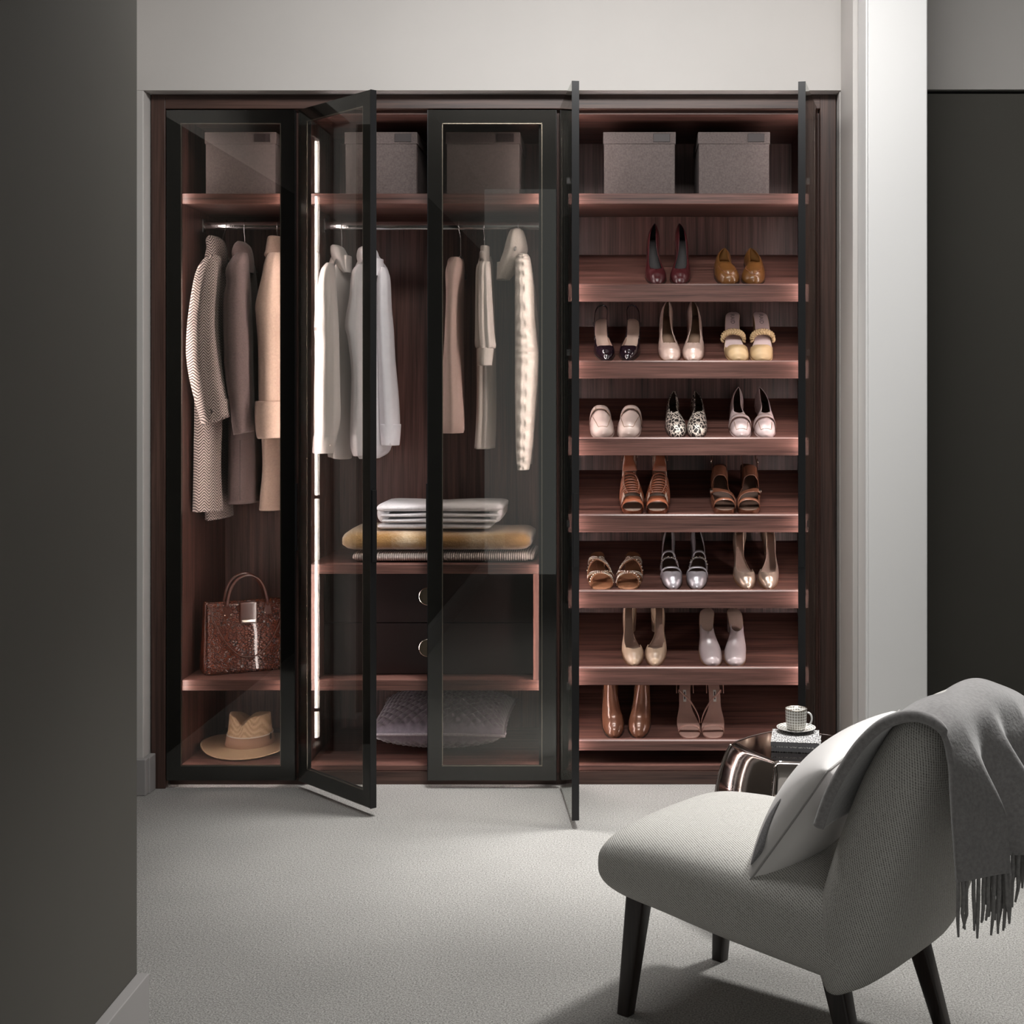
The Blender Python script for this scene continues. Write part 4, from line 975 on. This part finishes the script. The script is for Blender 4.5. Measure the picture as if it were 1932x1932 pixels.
def woven_sandal(t, m):
    s = Shoe(t, m, 0.225, 0.079, 0.075, (3.0, 0.42), plat=0.012); s.sole('cognac', 'lining_nude', 0.016); s.heel('cognac', 'block')
    AA = ((0, 0.014), (0.1, 0.034), (0.25, 0.046), (0.6, 0.060))
    tb, p = s.arch(0.13, 0.13, 0.034, 0.042, 'cognac', 'toe_band', 0.003, out=1.05)
    for i in range(8):                                           # stacked horizontal lacing bands
        tt = 0.235 + i * 0.032
        s.arch(tt, tt, 0.048 + i * 0.0042, 0.0072, 'cognac', 'woven_band', 0.0042, out=1.05)
    for sg in (-1, 1):
        pts = [(s.c(0.2 + i * 0.014) + sg * s.w(0.3) * (0.40 + 0.28 * math.sin(PI * i / 20)), (0.22 + i * 0.0128) * s.L, s.h(0.22 + i * 0.0128) + (0.047 + i * 0.0017) * 0.86 + 0.004) for i in range(21)]
        s.put('lacing', tube(pts, 0.0024, 6), 'cognac')
        s.put('tongue_edge', icos(pts[::2], 0.0034), 'chestnut')
    tg = [(s.c(tt), tt * s.L, s.h(tt) + pws(((0.2, 0.046), (0.55, 0.090), (0.68, 0.115)), tt)) for tt in (0.46, 0.52, 0.58, 0.63)]
    s.put('tongue', ribbon(tg, [(1, 0, 0)] * 4, [0.050, 0.042, 0.030, 0.034], 0.003), 'cognac')
    s.upper(['lining_nude', 'lining_nude'], ((0.6, 0.06), (1, 0.07)), 0.05, 0.05, ((0.7, 40), (1, 76)), t0=0.74, t1=1.0, name='heel_counter')
    st, p = s.loop(0.60, 0.085, 0.075, 0.008, 'cognac', 'ankle_strap', out=1.0)
    s.put('buckle', tube([(p[3][0] - 0.004, p[3][1] + 0.006 * math.cos(a), p[3][2] + 0.006 * math.sin(a)) for a in np.linspace(0, 2 * PI, 12, endpoint=False)], 0.0014, 6, closed=True), 'gold', st)
def strap_sandal(t, m):
    s = Shoe(t, m, 0.225, 0.082, 0.060, (3.2, 0.42), plat=0.014); s.sole('chestnut', 'lining_brown', 0.018); s.heel('chestnut', 'block')
    s.arch(0.10, 0.12, 0.034, 0.018, 'chestnut', 'toe_strap', 0.003, out=1.03)
    st, p = s.arch(0.10, 0.42, 0.046, 0.020, 'chestnut', 'cross_strap', 0.003, out=1.04)
    s.put('buckle', box(p[18][0] - 0.004, p[18][0] + 0.006, p[18][1] - 0.008, p[18][1] + 0.008, p[18][2] - 0.002, p[18][2] + 0.008, 0.001), 'gold', st, smooth=False)
    s.arch(0.56, 0.56, 0.066, 0.044, 'chestnut', 'instep_band', 0.003, out=1.08)
    s.upper(['chestnut', 'lining_brown'], ((0.5, 0.03), (1, 0.05)), 0.05, 0.05, ((0.3, 30), (1, 60)), t0=0.30, t1=0.62, name='side_panel')
    st, p = s.loop(0.60, 0.045, 0.062, 0.010, 'chestnut', 'heel_strap')
    s.put('buckle', tube([(p[24][0] + 0.004, p[24][1] + 0.008 * math.cos(a), p[24][2] + 0.008 * math.sin(a)) for a in np.linspace(0, 2 * PI, 12, endpoint=False)], 0.0015, 6, closed=True), 'gold', st)
def studded_sandal(t, m):
    s = Shoe(t, m, 0.225, 0.086, 0.012, (2.8, 0.46)); s.sole('sole_tan', 'tan_suede', 0.008); s.heel('sole_tan', 'block')
    for tl, tr, A, wd, rows in ((0.12, 0.30, 0.040, 0.017, 2), (0.34, 0.10, 0.040, 0.015, 1), (0.34, 0.62, 0.056, 0.018, 2), (0.64, 0.36, 0.054, 0.014, 1)):
        st, p = s.arch(tl, tr, A, wd, 'tan_suede', 'stud_strap', 0.0028, out=1.03, n=30)
        pts = []
        for i in range(2, len(p) - 2):
            q = Vector(p[i]); nrm = Vector((math.copysign(1, q.x - s.c(0.3)) * abs(math.cos(PI * i / 29)), -0.25, math.sin(PI * i / 29) + 0.2)).normalized()
            for r in ((0,) if rows == 1 else (-0.0045, 0.0045)):
                if rows == 1 and i % 2: continue
                pts.append(q + nrm * 0.0026 + Vector((0, r, 0)))
        o = s.put('studs', icos(pts, 0.0036 if rows == 1 else 0.0028), 'gold', st); o['kind'] = 'stuff'
def silver_mary(t, m):
    s = Shoe(t, m, 0.240, 0.074, 0.055, (2.1, 0.58)); s.sole('sole_dark', 'lining_brown'); s.heel('silver', 'block')
    u = s.upper(['silver', 'lining_brown'], A_PUMP, 0.22, 0.06, ((0.2, 34), (0.45, 30), (0.56, 54), (0.75, 56), (1, 78)), ((0.2, 34), (0.45, 22), (0.62, 28), (0.8, 60), (1, 78)))
    s.arch(0.33, 0.33, 0.040, 0.009, 'silver', 'strap', 0.003, out=1.03)
    st, p = s.arch(0.46, 0.46, 0.050, 0.006, 'silver', 'stud_strap', 0.003, out=1.08)
    s.put('studs', icos([Vector(q) + Vector((0, 0, 0.002)) for q in p[1:-1:2]], 0.0038), 'gold', st)
    s.arch(0.55, 0.55, 0.052, 0.009, 'silver', 'strap', 0.003, out=1.05)
def dorsay(up, lin, heel, toe, H):
    def f(t, m):
        s = Shoe(t, m, 0.242, 0.075, H, toe, waist=0.46, arch=0.015); s.sole('sole_tan', lin); s.heel(up, heel)
        s.upper([up, lin], A_PUMP, 0.20, 0.06, ((0.2, 48), (0.33, 40), (0.40, 4), (0.62, 4), (0.72, 44), (0.85, 62), (1, 80)), ((0.2, 46), (0.5, 40), (0.75, 52), (1, 80)))
    return f
def lilac_mule(t, m):
    s = Shoe(t, m, 0.236, 0.078, 0.074, (3.0, 0.45), heelw=0.68); s.sole('sole_tan', 'lining_nude'); s.heel('lilac_leather', 'block')
    s.upper(['lilac_leather', 'lining_pink'], ((0, 0.012), (0.06, 0.024), (0.2, 0.036), (0.4, 0.052), (0.6, 0.064)), 0.45, 0.07, ((0.5, 46), (0.60, 30)), t1=0.60)
def boot(t, m):
    s = Shoe(t, m, 0.240, 0.080, 0.062, (2.1, 0.56), waist=0.74, heelw=0.68); s.sole('sole_dark', 'lining_dark'); s.heel('bronze', 'block')
    s.upper(['bronze', 'lining_dark'], ((0, 0.012), (0.06, 0.026), (0.2, 0.042), (0.36, 0.066), (0.5, 0.098), (0.62, 0.128), (0.75, 0.132), (1, 0.128)), 0.655, 0.05, ((0.6, 66), (0.8, 66), (1, 82)))
def strappy(t, m):
    s = Shoe(t, m, 0.240, 0.078, 0.080, (3.4, 0.42), waist=0.52, heelw=0.50); s.sole('salmon', 'insole_salmon', 0.0045); s.heel('salmon', 'stiletto')
    s.arch(0.14, 0.15, 0.030, 0.011, 'salmon', 'toe_strap', 0.0022, out=1.02)
    st, p = s.loop(0.62, 0.030, 0.070, 0.006, 'salmon', 'ankle_strap', out=1.5)
    s.arch(0.34, 0.72, 0.052, 0.006, 'salmon', 'cross_strap', 0.0022, out=1.14)
    lb = s.put('insole_label', box(s.c(0.66) - 0.005, s.c(0.66) + 0.005, 0.60 * s.L, 0.74 * s.L, 0, 0.0006), 'label_white', smooth=False)
    me = lb.data
    for v in me.vertices: v.co.z += s.h(v.co.y / s.L) + 0.0018
    tx = s.put('label_print', box(s.c(0.66) - 0.002, s.c(0.66) + 0.002, 0.625 * s.L, 0.715 * s.L, 0, 0.0004), 'print', smooth=False)
    for v in tx.data.vertices: v.co.z += s.h(v.co.y / s.L) + 0.0025

pair(burgundy, 'pump', 'shoe', 0, (1238, 1285), 'burgundy pump with dark lining on the top shoe shelf', 'burgundy pumps')
pair(tan_loafer, 'loafer', 'shoe', 0, (1374, 1424), 'glossy tan slipper loafer on the top shoe shelf', 'tan loafers')
pair(slingback, 'slingback_pump', 'shoe', 1, (1142, 1186), 'black patent slingback with beige lining', 'black slingbacks', (0.05, -0.05))
pair(quilted_pump, 'pump', 'shoe', 1, (1264, 1310), 'nude quilted patent pump', 'nude quilted pumps')
pair(braided_mule, 'heeled_mule', 'shoe', 1, (1392, 1440), 'straw-coloured mule with a braided strap', 'braided mules')
pair(mule_loafer, 'backless_loafer', 'shoe', 2, (1135, 1188), 'pale pink backless loafer with a strap and stud', 'pale backless loafers')
pair(leopard, 'slipper', 'shoe', 2, (1276, 1317), 'leopard print flat slipper', 'leopard slippers')
pair(blush_loafer, 'loafer', 'shoe', 2, (1397, 1448), 'blush pink penny loafer', 'blush loafers', (-0.04, 0.04))
pair(woven_sandal, 'heeled_sandal', 'shoe', 3, (1192, 1242), 'cognac sandal with woven front bands', 'cognac woven sandals')
pair(strap_sandal, 'heeled_sandal', 'shoe', 3, (1366, 1415), 'chestnut sandal with a crossing strap and wide instep band', 'chestnut strap sandals')
pair(studded_sandal, 'flat_sandal', 'shoe', 4, (1134, 1186), 'tan flat sandal with studded crossed straps', 'studded sandals', (0.06, -0.06))
pair(silver_mary, 'strap_pump', 'shoe', 4, (1268, 1317), 'silver pump with two straps and a row of studs', 'silver strap pumps')
pair(dorsay('rose_gold', 'lining_nude', 'stiletto', (1.7, 0.66), 0.085), 'pump', 'shoe', 4, (1408, 1453), 'rose gold metallic pump with cut-out side', 'rose gold pumps')
pair(dorsay('beige_leather', 'lining_nude', 'block', (2.0, 0.60), 0.080), 'pump', 'shoe', 5, (1194, 1238), 'beige leather pump with cut-out side', 'beige cut-out pumps')
pair(lilac_mule, 'heeled_mule', 'shoe', 5, (1342, 1390), 'lilac leather closed-toe mule', 'lilac mules')
pair(boot, 'ankle_boot', 'shoe', 6, (1156, 1207), 'bronze leather ankle boot on the bottom shoe shelf', 'bronze ankle boots')
pair(strappy, 'strappy_sandal', 'shoe', 6, (1300, 1348), 'salmon pink strappy heeled sandal on the bottom shoe shelf', 'salmon strappy sandals')

# ------------------------------------------------------------------ lounge chair
CHC = Vector((0.3425, -1.6455, 0)); FW = Vector((-0.785, 0.62, 0)).normalized(); WD_ = Vector((0.62, 0.785, 0)).normalized()
CH_ROT = math.atan2(FW.y, FW.x)          # local x = forward, local y = -width ; built in local (u, v, z) then mapped
def UV3(u, v, z): return Vector((u, 0.03 - v * 0.88, z))                      # local coordinates of the chair empty (x forward)
chair = thing('lounge_chair', 'low grey twill slipper chair with dark wooden legs in the foreground', 'chair', CHC, (0, 0, CH_ROT))
def arc_uv(R):
    """unrolled cloth coordinates: arc length round each section, distance along the loft"""
    out = []; s = 0.0
    for i, r in enumerate(R):
        if i: s += (r[len(r) // 4] - R[i - 1][len(r) // 4]).length
        a = [0.0]
        for p, q in zip(r, r[1:]): a.append(a[-1] + (q - p).length)
        mid = a[len(r) // 2]; out += [(v - mid, s) for v in a]
    return out
# seat: sections across the width lofted from back to front
def seat_mesh():
    R, UVs = [], []
    us = [-0.30, -0.27, -0.2, -0.1, 0.0, 0.1, 0.18, 0.24, 0.28, 0.292, 0.303, 0.309, 0.311]
    for u in np.interp(np.linspace(0, len(us) - 1, 44), range(len(us)), us):
        e = max(0.0, (u - 0.15) / 0.161); k = (1 - min(1, e) ** 5.0) ** (1 / 3.6) if e > 0 else 1.0
        eb = max(0.0, (-0.24 - u) / 0.06); kb = (1 - min(0.98, eb) ** 2.2) ** (1 / 2.2) if eb > 0 else 1.0
        zt = 0.398 + 0.008 * math.sin(PI * (u + 0.3) / 0.63) - 0.004 * e; zb = pw(((-0.3, 0.195), (0.0, 0.222), (0.33, 0.262)), u)
        zc, hz = (zt + zb) / 2 - 0.004 * e, (zt - zb) / 2 * max(0.03, k) * kb; hw = (0.262 + 0.008 * math.sin(PI * (u + 0.3) / 0.63)) * (0.86 + 0.14 * max(0.0, k)) * (0.95 + 0.05 * kb)
        ring = []
        for j in range(52):
            a = 2 * PI * j / 52; v = hw * sgnpow(math.cos(a), 0.46); z = zc + hz * sgnpow(math.sin(a), 0.52) + (0.010 * (1 - (v / hw) ** 2) * (1 if math.sin(a) > 0 else 0)) * min(1, k * 1.3)
            ring.append(UV3(u, v, z))
        R.append(ring)
    V, F = rings(R, cap0=True, cap1=True); return V, F, arc_uv(R)
mk('seat', seat_mesh(), 'twill', chair, world=False)
def back_mesh():
    cl = [(-0.240, 0.200), (-0.262, 0.30), (-0.298, 0.42), (-0.352, 0.56), (-0.388, 0.64), (-0.408, 0.69), (-0.421, 0.722), (-0.429, 0.741), (-0.432, 0.748)]
    th = [0.055, 0.078, 0.080, 0.080, 0.074, 0.064, 0.048, 0.026, 0.006]
    wd = [0.245, 0.268, 0.276, 0.276, 0.270, 0.258, 0.236, 0.20, 0.16]
    P = catmull([(a[0], a[1], t, w) for a, t, w in zip(cl, th, wd)], 46); R, UVs = [], []
    s = 0
    for i, (u, z, t, w) in enumerate(P):
        d = np.array(P[min(i + 1, 45)][:2]) - np.array(P[max(i - 1, 0)][:2]); d /= np.linalg.norm(d); nx = np.array((d[1], -d[0]))
        if i: s += np.linalg.norm(np.array(P[i][:2]) - np.array(P[i - 1][:2]))
        eb = max(0.0, (3 - i) / 3); t *= 1 - 0.5 * eb ** 2; ring = []
        for j in range(56):
            a = 2 * PI * j / 56; v = w * sgnpow(math.cos(a), 0.5); q = t * sgnpow(math.sin(a), 0.72)
            ring.append(UV3(u + nx[0] * q, v, z + nx[1] * q - 0.15 * (max(0, v + 0.02) / 0.27) ** 2.6 * sstep((z - 0.45) / 0.25)))
        R.append(ring)
    V, F = rings(R, cap0=True, cap1=True); return V, F, arc_uv(R)
mk('backrest', back_mesh(), 'twill', chair, world=False)
for (uf, vf), (ut, vt), zt in (((0.275, -0.187), (0.245, -0.170), 0.285), ((0.275, 0.21), (0.245, 0.19), 0.285), ((-0.275, -0.187), (-0.20, -0.170), 0.26), ((-0.275, 0.21), (-0.20, 0.19), 0.26)):
    R = []
    for q in np.linspace(0, 1, 8):
        u, v, hw = lerp(uf, ut, q), lerp(vf, vt, q), lerp(0.0155, 0.025, q); z = zt * q + 0.0005
        R.append([UV3(u + hw * sgnpow(math.cos(a), 0.35), v + hw * sgnpow(math.sin(a), 0.35), z) for a in np.linspace(0, 2 * PI, 24, endpoint=False)])
    mk('leg', rings(R, cap0=True, cap1=True), 'leg_wood', chair, world=False, auto=50)

# ------------------------------------------------------------------ throw over the backrest
def throw():
    t = thing('throw_blanket', 'grey wool throw with fringe draped over the back of the chair', 'throw', CHC, (0, 0, CH_ROT))
    prof = [(-0.240, 0.520), (-0.262, 0.58), (-0.292, 0.635), (-0.328, 0.69), (-0.374, 0.738), (-0.430, 0.762), (-0.482, 0.742), (-0.502, 0.69), (-0.508, 0.64), (-0.512, 0.59), (-0.516, 0.54), (-0.520, 0.49)]
    PP = catmull(prof, 90); L = [0]
    for a, b in zip(PP, PP[1:]): L.append(L[-1] + float(np.linalg.norm(b - a)))
    def pt(s, q):
        """s along the cloth 0..1, q across 0..1"""
        v = lerp(-0.292, 0.228, q)
        k = s * 89; i = min(int(k), 88); p = PP[i] + (PP[i + 1] - PP[i]) * (k - i)
        u, z = float(p[0]), float(p[1])
        rear = sstep((s - 0.50) / 0.35); front = sstep((0.30 - s) / 0.3)
        ph = q * 2 * PI * 4.0 + PI + 0.5 * q * math.sin(3 * s)
        u -= rear * (0.020 + 0.030 * (1 - 1.6 * abs(math.sin(ph / 2)) ** 1.3) + 0.005 * math.sin(q * 40)) * (0.7 + 0.6 * rear); v += rear * 0.014 * math.cos(ph)
        u += front * 0.005 * math.sin(q * 9)
        top = math.exp(-((s - 0.46) / 0.20) ** 2)
        z -= (0.35 + 0.65 * top) * (0.016 if v < -0.02 else 0.16) * (abs(v + 0.02) / 0.27) ** 2.6; z += 0.004 * math.sin(q * 17 + s * 11) * top
        v += rear * (q - 0.35) * 0.04
        z += rear * sstep((s - 0.6) / 0.4) * (0.030 * sstep((q - 0.40) / 0.12) + 0.03 * sstep((q - 0.72) / 0.1))
        return UV3(u, v, z)
    mk('throw_cloth', grid(lambda a, b: pt(a, b), 100, 90), 'throw', t, world=False, solid=0.010)
    mk('rolled_edge', tube([pt(a, 0.012) + Vector((0.002, 0.0, 0.0)) for a in np.linspace(0.0, 0.56, 40)], [0.010] * 36 + [0.009, 0.008, 0.007, 0.005], 10), 'throw', t, world=False)
    strands = []
    rnd = random.Random(3)
    for i in range(84):
        q = (i + 0.5) / 84 + rnd.uniform(-0.002, 0.002); p = pt(1.0, q); l = rnd.uniform(0.080, 0.108); dx, dy = rnd.uniform(-0.007, 0.007), rnd.uniform(-0.007, 0.007)
        p = p + Vector((0.004, 0, 0.004))
        strands.append(tube([p, p + Vector((dx * 0.3, dy * 0.3, -l * 0.35)), p + Vector((dx * 0.2, dy, -l * 0.7)), p + Vector((dx, dy * 1.4, -l))], [0.0034, 0.0038, 0.0034, 0.0020], 6))
    o = mk('fringe', join(*strands), 'fringe', t, world=False); o['kind'] = 'stuff'
throw()

# ------------------------------------------------------------------ cushion on the chair
def seat_cushion():
    base = UV3(-0.130, -0.040, 0.504); R = Matrix.Rotation(CH_ROT, 4, 'Z')
    t = thing('cushion', 'ivory cushion with a grey leaf motif leaning on the chair back', 'cushion', CHC + R @ base)
    # local: x across (towards far side), y up the cushion, z front
    up = Vector((-0.58, 0, 0.81)).normalized(); across = Vector((0, 1, 0)); fr = across.cross(up); tw = Matrix.Rotation(math.radians(9), 3, up); across = tw @ across; fr = tw @ fr
    t.rotation_euler = (R.to_3x3() @ Matrix((across, up, fr)).transposed()).to_euler()
    (vf), f = pillow(0.192, 0.150, 0.074, 60, 50, 0.06, None, 0.42)
    mk('cushion_cover', vf, 'cushion', t, world=False, weld=1e-5)
    ed = [f(s, 1, 1) for s in np.linspace(-1, 1, 24)][:-1] + [f(1, s, 1) for s in np.linspace(1, -1, 24)][:-1] + [f(s, -1, 1) for s in np.linspace(1, -1, 24)][:-1] + [f(-1, s, 1) for s in np.linspace(-1, 1, 24)][:-1]
    mk('piping', tube(ed, 0.0022, 6, closed=True), 'piping', t, world=False)
    # leaf shapes lying on the front face
    def leaf(a0, b0, a1, b1, wd, bend):
        V = []; n, m = 22, 5
        for i in range(n):
            q = i / (n - 1); ca = lerp(a0, a1, q); cb = lerp(b0, b1, q) + bend * math.sin(2 * PI * q)
            w = wd * math.sin(PI * q) ** 0.8 + 0.003
            for j in range(m):
                k = (j / (m - 1) - 0.5) * 2; x, y, z = f(ca + k * w * 0.8, cb + k * w * 0.6 * (-1), 1); V.append((x, y, z + 0.0012))
        return V, [[i * m + j, (i + 1) * m + j, (i + 1) * m + j + 1, i * m + j + 1] for i in range(n - 1) for j in range(m - 1)]
    mk('leaf_motif', leaf(0.97, -0.80, 0.84, 0.10, 0.085, 0.05), 'cushion_leaf', t, world=False, solid=0.001)
    mk('leaf_motif', leaf(-0.05, 0.15, -0.62, 0.72, 0.12, 0.05), 'cushion_leaf', t, world=False, solid=0.001)
seat_cushion()

# ------------------------------------------------------------------ side table, books, cup
TZ, TC = 0.40, Vector((0.4365, -1.0, 0))
def side_table():
    t = thing('side_table', 'faceted polished bronze drum side table behind the chair', 'table', TC)
    ang = [math.radians(a) for a in (166, 248, 296, 345, 42, 104)]; rad = [0.163, 0.172, 0.178, 0.166, 0.165, 0.165]
    def poly(k, rnd):
        out = []; n = len(ang)
        pts = [Vector((r * k * math.cos(a), r * k * math.sin(a), 0)) for a, r in zip(ang, rad)]
        for i in range(n):
            p, a, b = pts[i], pts[i - 1], pts[(i + 1) % n]
            c0 = p + (a - p).normalized() * rnd; c1 = p + (b - p).normalized() * rnd
            for q in (0, 0.25, 0.5, 0.75, 1): out.append(((c0.lerp(p, q)).lerp(p.lerp(c1, q), q)))
            d = pts[(i + 1) % n] + (p - pts[(i + 1) % n]).normalized() * rnd
            for q in (0.2, 0.4, 0.6, 0.8): 
                v = c1.lerp(d, q); v += v.normalized() * 0.006 * k * math.sin(PI * q); out.append(v)
        return out
    R = []
    for z, k in ((0.0006, 1.02), (0.02, 1.10), (0.08, 1.22), (0.16, 1.28), (0.22, 1.28), (0.29, 1.23), (0.34, 1.15), (0.375, 1.065), (0.390, 1.02), (0.397, 0.985), (0.40, 0.95)):
        R.append([(p.x, p.y, z) for p in poly(k, 0.014 * k)])
    body = mk('table_body', rings(R, cap0=True), 'mirror_bronze', t, world=False, auto=38)
    top = [[(p.x, p.y, z) for p in poly(k, 0.014)] for z, k in ((0.400, 0.95), (0.3985, 0.935), (0.3985, 0.90))]
    mk('table_top', rings(top, cap1=True), 'mirror_bronze', t, world=False, auto=38)
    for i in range(6):                                           # raised arris along each corner
        a, r = ang[i], rad[i]
        p = [((r * k - 0.001) * math.cos(a), (r * k - 0.001) * math.sin(a), z) for z, k in ((0.004, 1.02), (0.08, 1.21), (0.16, 1.265), (0.22, 1.265), (0.29, 1.22), (0.34, 1.14), (0.375, 1.055), (0.392, 1.0))]
        mk('arris', tube(catmull(p, 20), 0.004, 8), 'mirror_bronze', body, world=False)
side_table()
bz = 0.3992; bc = Vector((0.440, -1.000, 0)); brot = math.radians(-10)
for k, (lab, dx, dy, sc, dr) in enumerate((('grey-spined book lying under the patterned book on the side table', 0.003, -0.003, 1.0, 0.0), ('black and white patterned book on the side table under the saucer', 0, 0, 1.0, 0.03))):
    z0 = bz + k * 0.0126; w, d, h = 0.060 * sc, 0.066 * sc, 0.0122
    t = thing('book', lab, 'book', (bc.x + dx, bc.y + dy, z0), (0, 0, brot + dr), group='books on the side table')
    mk('page_block', box(-w + 0.003, w - 0.003, -d + 0.003, d - 0.002, 0.0016, h - 0.0016), 'book_edge', t, world=False, smooth=False)
    mk('cover', box(-w, w, -d, d, 0.0, 0.0016), 'book_cover', t, world=False, smooth=False)
    mk('cover', box(-w, w, -d, d, h - 0.0016, h), 'book_cover', t, world=False, smooth=False)
    mk('spine', box(-w, w, -d - 0.0002, -d + 0.0025, 0.0012, h - 0.0012), 'book_spine', t, world=False, smooth=False)
sz = bz + 2 * 0.0126; sx, sy = X(1502, -0.955), -0.955
t = thing('saucer', 'checked porcelain saucer standing on the patterned book', 'saucer', (sx, sy, sz))
mk('dish', lathe([(0.0005, 0.0005), (0.026, 0.0005), (0.028, 0.0025), (0.040, 0.007), (0.050, 0.0105), (0.0505, 0.0118), (0.040, 0.009), (0.028, 0.0048), (0.0005, 0.0042)], n=48), 'check', t, world=False)
t = thing('coffee_cup', 'checked porcelain espresso cup standing on the saucer', 'cup', (sx, sy, sz + 0.0048))
mk('cup_body', lathe([(0.0005, 0.0), (0.020, 0.0), (0.0235, 0.004), (0.0265, 0.016), (0.0278, 0.052), (0.0280, 0.0545), (0.0268, 0.0545), (0.0255, 0.018), (0.021, 0.006), (0.0005, 0.005)], n=48), 'check', t, world=False)
mk('gilt_rim', lathe([(0.0281, 0.0525), (0.0285, 0.0545), (0.0276, 0.0555), (0.0266, 0.0545)], n=48), 'gold', t, world=False)
hp = [(0.0268 + 0.013 * math.sin(a) ** 0.8, -0.006, 0.029 + 0.016 * math.cos(a)) for a in np.linspace(0.08, PI - 0.08, 16)]
mk('handle', tube(hp, 0.0023, 8), 'porcelain', t, world=False)
